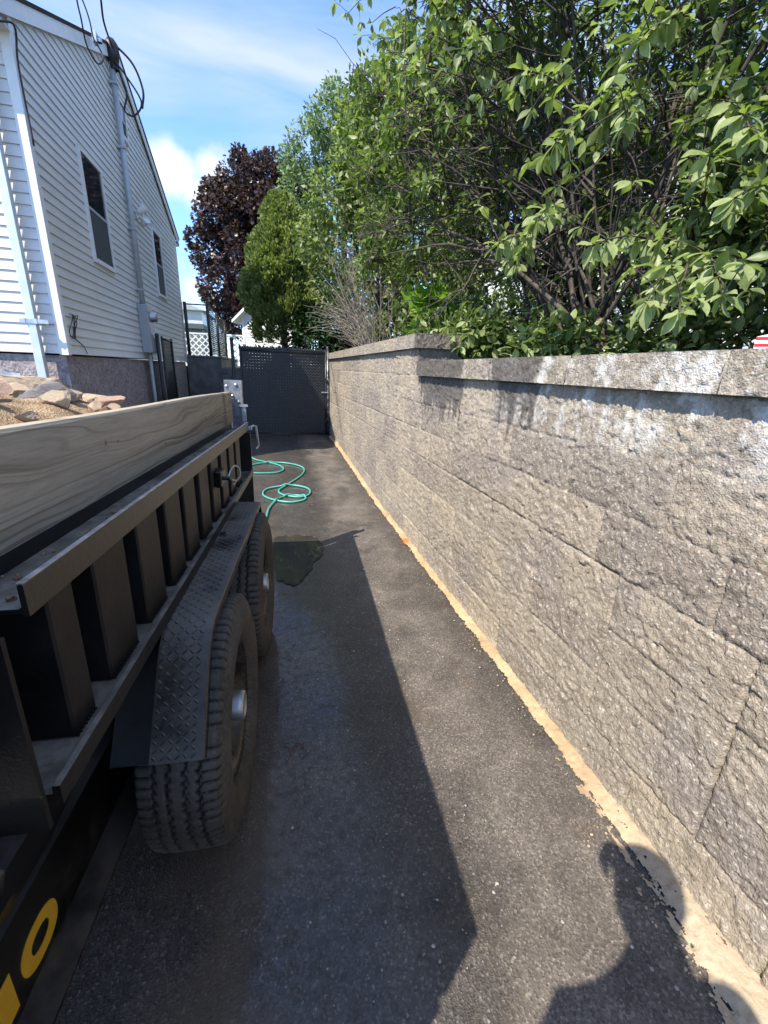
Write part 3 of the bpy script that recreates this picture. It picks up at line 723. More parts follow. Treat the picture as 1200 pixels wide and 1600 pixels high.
# far end: end posts, tailgate uprights, latch
MB().box(-.268, -.262, 1.60, 1.745, .83, 1.094).box(-.27, -.136, 1.732, 1.748, .50, 1.074).build('end_post', MT['black_dusty'], tr)
MB().box(-.300, -.190, 1.855, 1.865, .80, 1.40).box(-.194, -.188, 1.845, 1.900, .80, 1.40).build('tailgate_upright', MT['old_steel'], tr)
for bu, bw in ((-.285, 1.36), (-.225, 1.37), (-.25, 1.30), (-.215, 1.26), (-.21, 1.235)): MB().lathe([(.009, .0), (.009, -.006), (.004, -.009), (.0005, -.0095)], 8, Matrix.Translation((bu, 1.855, bw)) @ Matrix.Rotation(-PI/2, 4, 'X')).build('bolt_head', MT['galv'], tr)
MB().box(-1.58, -1.47, 1.855, 1.865, .80, 1.40).build('tailgate_upright', MT['galv'], tr)
m = MB(); m.box(-.19, -.165, 1.80, 1.815, 1.14, 1.25).box(-.20, -.15, 1.79, 1.80, 1.235, 1.25); m.tube([(-.15, 1.78, 1.10), (-.12, 1.79, 1.115), (-.105, 1.80, 1.11), (-.10, 1.80, 1.05), (-.095, 1.81, .98), (-.11, 1.80, .96)], .007, 8); m.box(-.16, -.13, 1.75, 1.80, 1.09, 1.11)
m.build('tailgate_latch', MT['galv'], tr)
# hook with its spring clip
m = MB(); m.box(-.160, -.132, .70, .80, .96, 1.03, bev=.004); m.tube([(-.132, .76, .99), (-.105, .76, .99)], .009, 8); m.build('pin_lug', MT['black'], tr)
m = MB(); m.tube(smoothpath([(-.118, .77, .985), (-.110, .80, 1.015), (-.10, .85, 1.028), (-.09, .90, 1.008), (-.085, .89, .975), (-.095, .84, .962), (-.105, .80, .972), (-.11, .83, .945), (-.10, .87, .952)], 6), .0042, 7); m.build('spring_clip', MT['galv'], tr)
m = MB(); m.lathe([(.016, -.004), (.016, .006), (.011, .010), (.011, .018), (0, .018)], 6, Matrix.Translation((-.112, .55, .795))); m.build('bolt', MT['black'], tr)

# ------------------------------------------------------------------ load: dirt heap and stones, lying in the bed
def heap_h(x, y):
    h = 1.352*np.exp(-(((x+.86)/.62)**4+((y-.18)/.98)**4)*.32)
    return np.maximum(.9, h)+.05*(fbm(x*4+3, y*4, 4)-.5)+.03*(fbm(x*14, y*14, 3)-.5)
X, Y = np.meshgrid(np.linspace(-1.47, -.30, 120), np.linspace(-1.215, 1.74, 270)); Z = heap_h(X, Y)
Z = np.where(X > -.40, np.minimum(Z, 1.27), Z)
idx = np.arange(X.size).reshape(X.shape); F = np.stack([idx[:-1, :-1], idx[:-1, 1:], idx[1:, 1:], idx[1:, :-1]], -1).reshape(-1, 4)
hp = link('dirt_heap', np_mesh('dirt_heap', np.stack([X, Y, Z], -1).reshape(-1, 3), F, smooth=True), MT['dirt']); hp.matrix_world = TRM
tag(hp, 'heap of tan dirt and rubble filling the bed of the black trailer', 'dirt heap', kind='stuff')
def mat_stone(name, a, b):
    t = NT(name); c = t.ramp(t.noise(9, 6, .65), [(.3, a), (.7, b)]); t.col(t.mix(t.rng(t.noise(60, 4), .5, .7, 0, .4), c, (.3, .2, .12))); t.set(Roughness=.95, Specular_IOR_Level=.2); t.bump(t.noise(40, 5, .7), .006, .8); return t.m
ST = [mat_stone('tan_stone', (.42, .31, .20), (.60, .49, .36)), mat_stone('grey_stone', (.20, .19, .18), (.34, .32, .30)), mat_stone('pink_stone', (.34, .22, .16), (.5, .36, .28))]
def stone(x, y, sx, sy, sz, mi, label, group=None, seed=0, rz=0.0, tilt=0.0, lift=.3):
    r_ = np.random.default_rng(seed)
    import bmesh
    bm = bmesh.new(); bmesh.ops.create_icosphere(bm, subdivisions=4, radius=1.25)
    cuts = [(Vector(r_.normal(size=3)).normalized(), r_.uniform(.34, .74)) for _ in range(13)]
    for v in bm.verts:
        p = v.co.copy()
        for n_, d_ in cuts:
            k = p.dot(n_)
            if k > d_: p -= n_*(k-d_)
        p *= 1+.06*(r_.random()-.5); v.co = p
    me = bpy.data.meshes.new('stone'); bm.to_mesh(me); bm.free()
    o = link('stone', me, ST[mi]); z = float(heap_h(np.array([x]), np.array([y]))[0])
    o.matrix_world = TRM @ Matrix.Translation((x, y, z+sz*lift)) @ Euler((tilt, tilt*.6, rz)).to_matrix().to_4x4() @ Matrix.Diagonal((sx, sy, sz, 1))
    tag(o, label, 'stone', group)
stone(-.80, .62, .13, .10, .075, 0, 'blocky tan stone, tallest on the dirt heap beside the downspout', seed=1, rz=.6)
stone(-.56, .40, .105, .075, .05, 1, 'large flat grey slab stone leaning at the front of the dirt heap', seed=2, rz=.9, tilt=.35)
stone(-.74, 1.00, .12, .08, .05, 0, 'pale tan stone with a flat top just right of the downspout', seed=3, rz=.2, tilt=.15)
stone(-.62, .92, .12, .09, .05, 1, 'pale grey angular stone near the right end of the dirt heap', seed=4, rz=-.4, tilt=-.3)
stone(-.50, .60, .075, .06, .045, 2, 'round pinkish tan stone low on the heap above the plank edge', seed=5, rz=.5)
stone(-.62, 1.13, .016, .085, .022, 2, 'thin reddish stick of stone standing tilted at the right end of the heap', seed=6, rz=-.5, tilt=.7, lift=1.6)
k = 10
for x, y, s in [(-.62, .52, .055), (-.70, .62, .06), (-.55, .66, .05), (-.48, .46, .04), (-.60, .82, .055), (-.70, .92, .05), (-.52, .76, .035), (-.46, .56, .03), (-.66, .72, .045), (-.72, .36, .06), (-.80, .78, .06), (-.55, .95, .04), (-.49, .84, .03), (-.50, .30, .05), (-.66, .20, .05), (-.55, .48, .035), (-.45, .75, .03), (-.70, .80, .05), (-.58, .74, .045), (-.88, .30, .06), (-.47, .52, .022), (-.68, .45, .04), (-.52, .88, .03), (-.42, .42, .02), (-.75, .12, .05), (-.60, .10, .04), (-.5, .12, .03), (-.64, .66, .035), (-.56, 1.02, .03), (-.95, .85, .05), (-.45, .95, .025), (-.8, .42, .05), (-.9, .55, .05), (-.44, .62, .02), (-.66, 1.0, .03)]:
    stone(x, y, s*random.uniform(.9, 1.4), s*random.uniform(.9, 1.4), s*random.uniform(.6, .9), random.choice([0, 0, 1, 2]), 'small tan rubble stone among many on the trailer dirt heap', 'small rubble stones on the dirt heap', seed=k, rz=random.random()*6, tilt=random.uniform(-.3, .3)); k += 1

# ------------------------------------------------------------------ garden hose
def ongr(p, r): return (p[0], p[1], float(zg(p[1]))+r+.004)
h1 = [(-0.55, 8.1), (-0.471, 7.756), (-0.40, 7.1), (-0.328, 6.718), (-0.137, 6.51), (0.03, 6.33), (0.101, 6.10), (0.02, 5.93), (-0.15, 5.90), (-0.314, 5.918), (-0.55, 5.98), (-.72, 6.10), (-.66, 6.2), (-0.543, 6.233), (-0.359, 6.339), (-0.197, 6.451), (0.018, 6.475), (0.22, 6.38), (0.36, 6.20), (0.383, 6.0), (0.317, 5.73), (0.134, 5.354), (0.02, 5.12), (0.05, 4.95), (0.212, 4.83), (.33, 4.86), (0.385, 5.0), (0.359, 5.17), (0.211, 5.30), (0.033, 5.272), (-0.1, 5.20), (-0.161, 5.074), (-0.147, 4.90), (-0.028, 4.74), (0.133, 4.65), (.28, 4.70), (.31, 4.82), (0.193, 4.90), (0.06, 4.85), (-0.02, 4.72), (-0.096, 4.455), (-0.125, 4.127), (-0.19, 3.85), (-.32, 3.6), (-.5, 3.4)]
pts = smoothpath(h1, 7); P3 = []
for i, p in enumerate(pts):
    x, y, z = ongr(p, .011)
    for j, q in enumerate(pts[:i]):
        if i-j > 18 and math.hypot(q[0]-x, q[1]-y) < .03: z += .02; break
    P3.append((x, y, z))
P3 = [P3[0]]+[tuple((np.array(P3[i-1])+2*np.array(P3[i])+np.array(P3[i+1]))/4) for i in range(1, len(P3)-1)]+[P3[-1]]
m = MB(); m.tube(P3, .0115, 8)
t = NT('green_hose'); yy = t.xyz(); t.col(t.ramp(t.noise(3, 3), [(.3, (.05, .27, .215)), (.7, (.11, .38, .31))])); t.set(Roughness=.35)
tag(m.build('garden_hose', t.m, None, True), 'loosely coiled green garden hose on the driveway beyond the trailer', 'garden hose')

# ------------------------------------------------------------------ white house on the left
HX, HY0, HY1, HZ0, HE, HAP = -2.2, 5.76, 13.0, 1.50, 4.42, 5.98
HYM = (HY0+HY1)/2
house = empty('house', (HX, HY0, 0), 'white vinyl sided house with gable end, grey foundation and brown roof edge', 'house')
def hp_(mb, name, mat, parent=None, smooth=False):
    # meshes are written in world coordinates; shift them into the house frame
    mb.v = [(p[0]-HX, p[1]-HY0, p[2]) for p in mb.v]; return mb.build(name, mat, parent or house, smooth)
def rake_z(y): return HE+(HAP-HE)*(1-abs(y-HYM)/(HYM-HY0))
EXP = .1
m = MB(); z = HZ0
while z < HAP-.02:
    z1 = min(z+EXP, HAP-.005)
    def span(zz):
        if zz <= HE: return HY0, HY1
        q = (zz-HE)/(HAP-HE)*(HYM-HY0); return HY0+q, HY1-q
    a0, b0 = span(z); a1, b1 = span(z1); o_ = .016
    # lap: the lower edge stands out, the top tucks in
    vs = [(HX+o_, a0, z), (HX+o_, b0, z), (HX+o_-.003, b0, z+.02), (HX+o_-.003, a0, z+.02), (HX+.001, b1, z1), (HX+.001, a1, z1), (HX-.004, a0, z+.001), (HX-.004, b0, z+.001)]
    m.add(vs, [(0, 1, 2, 3), (3, 2, 4, 5), (6, 7, 1, 0)])
    z += EXP
hp_(m, 'gable_siding', MT['siding'])
m = MB(); z = HZ0
while z < HE-.02:
    o_ = .016; x0, x1 = HX-9, HX
    vs = [(x0, HY0-o_, z), (x1, HY0-o_, z), (x1, HY0-o_+.003, z+.02), (x0, HY0-o_+.003, z+.02), (x1, HY0-.001, z+EXP), (x0, HY0-.001, z+EXP), (x0, HY0+.004, z+.001), (x1, HY0+.004, z+.001)]
    m.add(vs, [(0, 1, 2, 3), (3, 2, 4, 5), (6, 7, 1, 0)]); z += EXP
hp_(m, 'front_siding', MT['siding'])
m = MB(); m.prism([(HY0+.005, HZ0), (HY1-.005, HZ0), (HY1-.005, HE), (HYM, HAP-.01), (HY0+.005, HE)], HX-9, HX-.005, 'x'); hp_(m, 'wall_core', MT['trim'])
m = MB(); m.box(HX-.07, HX+.022, HY0-.022, HY0+.065, HZ0-.015, HE+.03, bev=.004); hp_(m, 'corner_trim', MT['trim'])
m = MB(); m.box(HX-.07, HX+.022, HY1-.065, HY1+.022, HZ0-.015, HE+.03, bev=.004); hp_(m, 'corner_trim', MT['trim'])
# foundation
t = NT('parged_foundation'); n = t.noise(7, 6, .7); c = t.ramp(n, [(.3, (.36, .31, .315)), (.7, (.58, .51, .515))]); c = t.mix(t.rng(t.noise(22, 5, .75), .46, .60, 0, .75), c, (.19, .165, .17)); t.col(c); t.set(Roughness=.95, Specular_IOR_Level=.2); bb = t.bump(t.noise(45, 5, .7), .03, 1.0); t.bump(t.noise(12, 4), .03, .6, bb); MT['found'] = t.m
m = MB(); m.box(HX-9, HX-.03, HY0+.03, HY1-.03, -.05, HZ0-.02); hp_(m, 'foundation', MT['found'])
# roof with soffit, fascia boards along the rakes
m = MB(); rx = HX+.06
for sgn in (-1, 1):
    ye = HYM+sgn*(HYM-HY0+.28); ze = HE-(HAP-HE)/(HYM-HY0)*.28
    vs = [(rx+.015, HYM, HAP+.12), (rx+.015, ye, ze+.12), (rx-9.3, ye, ze+.12), (rx-9.3, HYM, HAP+.12), (rx+.015, HYM, HAP+.085), (rx+.015, ye, ze+.085), (rx-9.3, ye, ze+.085), (rx-9.3, HYM, HAP+.085)]
    m.add(vs, [(0, 1, 2, 3), (4, 7, 6, 5), (0, 4, 5, 1), (1, 5, 6, 2)])
hp_(m, 'roof', MT['shingle'])
m = MB()
for sgn in (-1, 1):
    ye = HYM+sgn*(HYM-HY0+.27); ze = HE-(HAP-HE)/(HYM-HY0)*.27
    for xa, xb, top, bot in ((rx-.02, rx, .083, -.055),):
        vs = [(xa, HYM, HAP+top), (xa, ye, ze+top), (xa, ye, ze+bot), (xa, HYM, HAP+bot), (xb, HYM, HAP+top), (xb, ye, ze+top), (xb, ye, ze+bot), (xb, HYM, HAP+bot)]
        m.add(vs, [(0, 1, 2, 3), (7, 6, 5, 4), (0, 4, 5, 1), (3, 2, 6, 7), (1, 5, 6, 2), (0, 3, 7, 4)])
hp_(m, 'rake_fascia', MT['trim'])
ze = HE-(HAP-HE)/(HYM-HY0)*.27
m = MB(); m.box(HX-9, rx-.03, HY0-.30, HY0-.02, ze-.06, ze-.045).box(HX-9, rx-.02, HY0-.315, HY0-.2995, ze-.06, ze+.075); hp_(m, 'eave_soffit', MT['trim'])
m = MB(); m.box(HX-9, rx-.03, HY1+.02, HY1+.30, ze-.06, ze-.045).box(HX-9, rx-.02, HY1+.2995, HY1+.315, ze-.06, ze+.075); hp_(m, 'eave_soffit', MT['trim'])
def window(y0, y1, z0, z1):
    fr = MB(); x0, x1 = HX+.004, HX+.040; w_ = .05
    fr.box(x0, x1, y0, y0+w_, z0, z1).box(x0, x1, y1-w_, y1, z0, z1).box(x0, x1, y0+w_, y1-w_, z1-w_, z1).box(x0, x1+.012, y0+w_, y1-w_, z0, z0+w_)
    w0 = hp_(fr, 'window', MT['trim'])
    zm = (z0+z1)/2
    g = MB().box(HX+.006, HX+.024, y0+w_, y1-w_, zm, z1-w_); hp_(g, 'pane', MT['glass'], w0)
    g = MB().box(HX+.006, HX+.022, y0+w_, y1-w_, z0+w_, zm-.002); hp_(g, 'insect_screen', MT['screen'], w0)
    s = MB().box(HX+.008, HX+.030, y0+w_, y1-w_, zm-.018, zm+.018); hp_(s, 'meeting_rail', MT['greybox'], w0)
window(7.02, 7.82, 2.66, 3.93); window(10.50, 11.22, 2.74, 3.97); window(9.16, 9.55, 4.86, 5.42)
# bracket and torn coil of thin wire on the siding
m = MB(); pts = [(HX+.025+.012*math.sin(i*1.3), 5.93+.09*math.sin(i*.55)+.004*i, 1.80+.13*math.cos(i*.48)) for i in range(34)]+[(HX+.022, 6.18, 1.60), (HX+.022, 6.26, 1.52)]
m.tube(smoothpath(pts, 3), .0045, 6); hp_(m, 'wire_coil', MT['cable'])

# service mast, meter, conduit: bolted to the house but a set of its own
mast = empty('electric_service', (HX, 8.95, 0), 'grey electric service mast with meter box on the white gable wall', 'electric meter')
def ms(mb, name, mat, parent=None, smooth=False):
    mb.v = [(p[0]-HX, p[1]-8.95, p[2]) for p in mb.v]; return mb.build(name, mat, parent or mast, smooth)
m = MB(); m.tube([(HX+.075, 8.92, 2.36), (HX+.075, 8.92, 5.75)], .043, 14); ms(m, 'mast_pipe', MT['conduit'], smooth=True)
for zz in (2.6, 3.5, 4.6, 5.4): ms(MB().box(HX+.014, HX+.122, 8.868, 8.972, zz, zz+.03, bev=.004), 'pipe_strap', MT['conduit'])
m = MB(); m.lathe([(.0, .30), (.05, .28), (.09, .22), (.10, .12), (.075, .02), (.055, .0), (.055, -.08)], 18, Matrix.Translation((HX+.10, 8.92, 5.66))); ms(m, 'weather_head', MT['cable'], smooth=True)
bxx = MB(); bxx.box(HX+.012, HX+.17, 8.78, 9.12, 1.60, 2.38, bev=.01); body = ms(bxx, 'meter_box', MT['greybox'])
m = MB(); m.box(HX+.171, HX+.178, 8.80, 9.10, 1.63, 2.05); ms(m, 'box_door', MT['greybox'])
m = MB(); m.lathe([(.088, 0), (.092, .02), (.085, .03), (.078, .075), (.07, .10), (.04, .115), (0, .118)], 24, Matrix.Translation((HX+.17, 8.95, 2.20)) @ YM); ms(m, 'meter_dome', MT['galv'], smooth=True)
m = MB(); m.tube([(HX+.09, 8.90, 1.62), (HX+.09, 8.90, .1)], .030, 12); ms(m, 'lower_conduit', MT['conduit'], smooth=True)
m = MB(); m.tube([(HX+.08, 9.03, 1.62), (HX+.08, 9.03, .1)], .022, 10); ms(m, 'ground_conduit', MT['cable'], smooth=True)
# drip loops hanging from the weather head
def cable(name, pts, r, label, group=None):
    mb = MB(); mb.tube(smoothpath(pts, 8), r, 7); return tag(mb.build(name, MT['cable'], None, True), label, 'cable', group)
cable('power_cable', [(HX+.12, 8.9, 5.90), (HX+.35, 8.97, 5.72), (HX+.44, 9.04, 5.45), (HX+.40, 9.05, 5.22)], .016, 'thick black service wire looping off the weather head to its right')
cable('power_cable', [(HX+.15, 8.95, 5.60), (HX+.22, 8.97, 5.35), (HX+.16, 8.98, 5.13), (HX+.28, 9.02, 5.10), (HX+.40, 9.04, 5.30), (HX+.24, 8.92, 5.55), (HX+.13, 8.85, 5.66)], .013, 'small black wire loop hanging under the weather head')
cable('power_cable', [(HX+.14, 8.86, 5.78), (HX+.12, 8.6, 5.95), (HX+.2, 8.2, 6.15), (HX+.15, 7.6, 6.30), (HX-.5, 6.4, 6.9), (HX-3, 3, 9.0)], .013, 'black overhead wire running from the weather head along the roof edge')
cable('power_cable', [(HX+.135, 7.95, 5.42), (HX+.24, 7.85, 5.2), (HX+.20, 7.7, 5.05), (HX+.16, 7.5, 5.12), (HX+.20, 7.25, 5.3), (HX+.16, 7.1, 5.6), (HX-.2, 6.7, 6.3)], .009, 'thin black wire with a drooping loop below the roof edge')
cable('power_cable', [(HX+.14, 7.92, 5.40), (HX+.18, 7.75, 5.33), (HX+.16, 7.5, 5.6), (HX-.2, 7.1, 6.3), (HX-2, 4.5, 8.2)], .008, 'thin black wire rising steeply from the bracket at the roof edge')
cable('power_cable', [(HX+.05, 5.74, 3.4), (HX+.05, 5.72, 4.0), (HX+.10, 5.65, 4.25), (HX+.02, 5.5, 4.2), (HX-.1, 5.42, 4.32), (HX-.2, 5.40, 4.6)], .009, 'black wire hanging at the near top corner of the house')
m = MB(); m.box(HX+.12, HX+.17, 7.92, 8.02, 5.38, 5.50).lathe([(.03, -.03), (.035, 0), (.02, .03), (0, .03)], 12, Matrix.Translation((HX+.19, 7.97, 5.43))); tag(m.build('wire_bracket', MT['galv']), 'small pale wire bracket at the roof edge of the gable', 'bracket')
# twin flood light
fl = empty('flood_light', (HX+.02, 9.5, 3.86), 'round white twin security flood light beside the mast on the gable', 'flood light')
MB().lathe([(.05, 0), (.055, .02), (.03, .03), (0, .03)], 18, YM).build('mount_plate', MT['trim'], fl, True)
for dy, dz, a, b_ in ((-.03, .09, .5, .3), (.10, -.05, .2, .9)):
    M_ = Matrix.Translation((.10, dy, dz)) @ Euler((b_, .9, a)).to_matrix().to_4x4()
    MB().lathe([(0, -.09), (.045, -.08), (.05, -.02), (.068, .05), (.068, .07), (.06, .072), (.055, .055), (0, .05)], 18, M_).build('lamp_head', MT['white_paint'], fl, True)
# downspout in front of the house
ds = empty('downspout', (-2.435, 5.67, 0), 'pale square metal downspout on the sunlit front corner of the house', 'downspout')
m = MB(); m.box(-.042, .042, -.035, .035, .1, 4.2, bev=.006); t = NT('pale_bluish_metal'); t.col(t.ramp(t.noise(8, 5), [(.3, (.50, .55, .58)), (.7, (.62, .66, .68))])); t.set(Roughness=.4, Metallic=.35); m.build('pipe', t.m, ds)
m = MB(); m.box(-.10, .16, -.045, -.036, 1.79, 1.83).box(.044, .06, -.05, .03, 1.785, 1.835).box(-.06, -.044, -.05, .03, 1.785, 1.835); m.build('clamp', MT['galv'], ds)

# ------------------------------------------------------------------ chain link work
def chainlink(x0, x1, z0, z1, pitch=.055, r=.0021, ax='x', c=0.0):
    mb = MB(); nx = int((x1-x0)/pitch); nz = int((z1-z0)/(pitch/2))
    for i in range(nx+1):
        pts = []
        for k in range(nz+1):
            s = (k % 2)*2-1; a = x0+i*pitch+s*pitch*.5*1.02; z = z0+k*pitch/2; d = .0025*s
            a = min(max(a, x0), x1)
            pts.append((a, c+d, z) if ax == 'x' else (c+d, a, z))
        mb.tube(pts, r, 3, False)
    return mb
GY = 9.0
gate = empty('chain_link_gate', (0, GY, 0), 'black chain link gate with dark privacy slats closing the end of the driveway', 'gate')
def gp(mb, name, mat, parent=gate, o=(0, GY, 0), smooth=False):
    mb.v = [(p[0]-o[0], p[1]-o[1], p[2]-o[2]) for p in mb.v]; return mb.build(name, mat, parent, smooth)
MT['gate_wire'] = plain('dusty_black_wire', (.12, .125, .13), .3, .0, .25, spec=.8)
gp(chainlink(-.56, 1.03, .15, 1.80, c=GY-.012, r=.0042), 'wire_mesh', MT['gate_wire'])
m = MB(); m.tube([(1.045, GY, .10), (1.045, GY, 1.80)], .021, 10).tube([(-.57, GY, .10), (-.57, GY, 1.78)], .021, 10).tube([(-.57, GY, 1.73), (1.045, GY, 1.73)], .019, 10).tube([(-.57, GY, .16), (1.045, GY, .16)], .019, 10)
gp(m, 'gate_frame', MT['chain'], smooth=True)
# slats: woven strips, small square gaps where they cross; uneven top edge
m = MB(); pit = .055; yb = GY+.012; nx = 29; nz = 30
for k in range(nz):
    z0 = .17+k*pit*.98
    m.box(-.56, 1.03, yb, yb+.003, z0, z0+pit*.98-.008)
    for i in range(nx):
        xx = -.56+i*pit; gap = .004+.010*random.random()
        if fbm(np.array([i*.23]), np.array([k*.23]), 2)[0] < .44: gap = .0
        m.box(xx, xx+pit-gap, yb+.0005, yb+.0035, z0+pit*.98-.008, z0+pit*.98)
for i in range(60):
    xx = -.60+1.62*i/60; m.box(xx, xx+.024, yb-.004, yb+.004, 1.76, 1.79+.05*random.random(), Matrix.Translation((xx, 0, 1.77)) @ Matrix.Rotation(random.uniform(-.5, .5), 4, 'Y') @ Matrix.Translation((-xx, 0, -1.77)))
gp(m, 'privacy_slats', MT['slat'])
gp(MB().box(1.03, 1.06, GY-.05, GY-.02, 1.2, 1.26), 'hinge', MT['chain']); gp(MB().box(1.03, 1.06, GY-.05, GY-.02, .4, .46), 'hinge', MT['chain']); gp(MB().box(.95, 1.09, GY-.045, GY-.03, .98, 1.0), 'latch', MT['galv'])
def post(name, x, y, z0, z1, r, mat, label, cap=True, group=None):
    mb = MB(); mb.tube([(x, y, z0), (x, y, z1)], r, 14)
    o = mb.build(name, mat, None, True)
    if cap:
        cb = MB(); cb.lathe([(r*1.12, -.02), (r*1.12, .01), (r*.8, .03), (0, .038)], 14, Matrix.Translation((x, y, z1))); cb.build('post_cap', mat, o, True)
    return tag(o, label, 'fence post', group)
t = NT('worn_dark_pipe'); t.col(t.ramp(t.noise(14, 5), [(.4, (.05, .05, .055)), (.65, (.28, .28, .29))])); t.set(Metallic=.5, Roughness=.4)
post('gate_post', 1.085, GY+.005, .0, 1.83, .026, t.m, 'worn silvery black gate post standing against the end of the block wall')
post('gate_post', -.71, GY, .0, 1.91, .032, MT['chain'], 'slim black gate post left of the slatted gate in front of the steps')
post('gate_post', -1.97, 8.96, .0, 1.90, .032, MT['chain'], 'black gate post beside the meter box against the house foundation')
leaf = empty('open_gate_leaf', (-1.95, 9.0, 0), 'narrow black gate leaf with slats folded back along the house wall', 'gate')
m = MB(); m.tube([(-1.93, 9.12, .25), (-1.93, 9.12, 1.90)], .02, 8).tube([(-1.93, 9.92, .25), (-1.93, 9.92, 1.90)], .02, 8).tube([(-1.93, 9.12, 1.86), (-1.93, 9.92, 1.86)], .02, 8).tube([(-1.93, 9.12, .3), (-1.93, 9.92, .3)], .02, 8)
gp(m, 'leaf_frame', MT['chain'], leaf, (-1.95, 9, 0), True)
gp(chainlink(9.14, 9.9, .32, 1.85, ax='y', c=-1.915), 'wire_mesh', MT['chain'], leaf, (-1.95, 9, 0))
m = MB()
for k in range(15): m.box(-1.945, -1.941, 9.15+k*.05, 9.196+k*.05, .3, 1.85)
gp(m, 'privacy_slats', MT['slat'], leaf, (-1.95, 9, 0))
# concrete retaining stub behind the house with the fence on it
stub = MB(); stub.box(-2.19, -1.32, 12.95, 19, -.05, 1.60, bev=.015); stub.box(-2.19, -1.30, 12.94, 19.02, 1.602, 1.66, bev=.01)
tag(stub.build('concrete_wall', MT['concrete']), 'dark weathered concrete wall continuing from the far corner of the house', 'concrete wall')
st = empty('yard_steps', (-1.0, 11.2, 0), 'grey concrete steps rising between the gate and the concrete wall', 'steps')
for i in range(7):
    mb = MB(); mb.box(-.33, .50, .02+i*.30, 2.6, .10+i*.18+.002, .10+(i+1)*.18, bev=.008); mb.build('step', MT['concrete'], st)
fence = empty('chain_link_fence', (-2.11, 12.97, 1.65), 'black chain link fence standing on the concrete wall behind the house', 'fence')
def fp(mb, name, mat, smooth=False): return gp(mb, name, mat, fence, (-2.11, 12.97, 1.65), smooth)
for x, y in ((-2.11, 12.98), (-1.57, 12.98), (-1.57, 15.0), (-1.57, 17.4)): fp(MB().tube([(x, y, 1.65), (x, y, 2.95)], .04, 10), 'post', MT['chain'], True)
fp(MB().tube([(-2.11, 12.98, 2.90), (-1.57, 12.98, 2.90), (-1.57, 17.4, 2.90)], .018, 8), 'top_rail', MT['chain'])
fp(chainlink(-2.09, -1.58, 1.70, 2.88, c=12.97, r=.003), 'wire_mesh', MT['chain'])
fp(chainlink(13.0, 17.4, 1.70, 2.88, ax='y', c=-1.58, r=.003), 'wire_mesh', MT['chain'])
lat = MB()
x0, x1, z0, z1, y_ = -4.6, -.95, 1.38, 2.45, 17.6
for s in (-1, 1):
    k = x0-1.2
    while k < x1+1.2:
        pts = []
        a0, a1 = k, k+s*(z1-z0)
        lo, hi = (a0, z0), (a1, z1)
        # clip to the panel
        def cl(p, q):
            if p[0] < x0: t_ = (x0-p[0])/(q[0]-p[0]) if q[0] != p[0] else 2; p = (x0, p[1]+t_*(q[1]-p[1])) if 0 <= t_ <= 1 else None
            elif p[0] > x1: t_ = (x1-p[0])/(q[0]-p[0]) if q[0] != p[0] else 2; p = (x1, p[1]+t_*(q[1]-p[1])) if 0 <= t_ <= 1 else None
            return p
        p = cl(lo, hi); q = cl(hi, lo)
        if p and q and abs(p[1]-q[1]) > .03:
            yy = y_+s*.006; w_ = .028
            lat.add([(p[0]-w_, yy-.005, p[1]), (p[0]+w_, yy-.005, p[1]), (q[0]+w_, yy-.005, q[1]), (q[0]-w_, yy-.005, q[1]), (p[0]-w_, yy+.005, p[1]), (p[0]+w_, yy+.005, p[1]), (q[0]+w_, yy+.005, q[1]), (q[0]-w_, yy+.005, q[1])], [(0, 1, 2, 3), (7, 6, 5, 4), (0, 4, 5, 1), (2, 6, 7, 3), (1, 5, 6, 2), (0, 3, 7, 4)])
        k += .22
lat.box(x0, x1, y_-.02, y_+.02, z1, z1+.05).box(x0, x1, y_-.02, y_+.02, z0-.02, z0+.03)
tag(lat.build('lattice_fence', MT['white_paint']), 'white diagonal lattice fence beyond the chain link fence', 'lattice fence')
# white shed in the yard beyond
shed = empty('white_shed', (-.1, 16, 1.37), 'small white sided shed with overhanging gable roof behind the lattice', 'shed'); shed.rotation_euler.z = -R(20)
m = MB(); z = 0.0
while z < 2.45:
    hw = .82 if z < 1.62 else max(.02, .82*(1-(z-1.62)/.72))
    m.box(-hw, hw, 0-.012, .02, z, z+.135); m.add([(-hw, -.02, z), (hw, -.02, z), (hw, -.012, z+.13), (-hw, -.012, z+.13)], [(0, 1, 2, 3)]); z += .14
m.box(-.82, .82, .02, 2.4, 0, 1.62); m.build('shed_wall', MT['siding'], shed)
MB().box(-.86, -.78, -.03, .05, 0, 1.72).build('corner_trim', MT['white_paint'], shed); MB().box(.78, .86, -.03, .05, 0, 1.72).build('corner_trim', MT['white_paint'], shed)
m = MB()
for s in (-1, 1):
    P = [(0, 2.48), (s*1.12, 1.50), (s*1.12, 1.42), (0, 2.36)]
    m.prism(P if s > 0 else P[::-1], -.22, 2.6)
m.build('roof', MT['white_paint'], shed)
gs = empty('grey_shed', (-3.9, 25, 1.37), 'low dark grey flat roofed shed far behind the chain link fence', 'shed')
MB().box(-1.2, .55, 0, 2, 0, 1.75).build('wall', plain('grey_green_wall', (.16, .19, .20), .8), gs); MB().box(-1.3, .65, -.15, 2.2, 1.752, 1.98).build('roof', plain('slate_roof', (.10, .12, .13), .8), gs)
nb = empty('pale_house', (-7.5, 34, 1.37), 'pale far house seen through the chain link fence', 'house')
MB().box(-3, 3.0, 0, 6, 0, 3.6).build('wall', MT['siding'], nb); m = MB(); m.prism([(-3.3, 3.5), (3.3, 3.5), (0, 4.6)], -.3, 6.3); m.build('roof', plain('pale_roof', (.42, .42, .42), .8), nb)
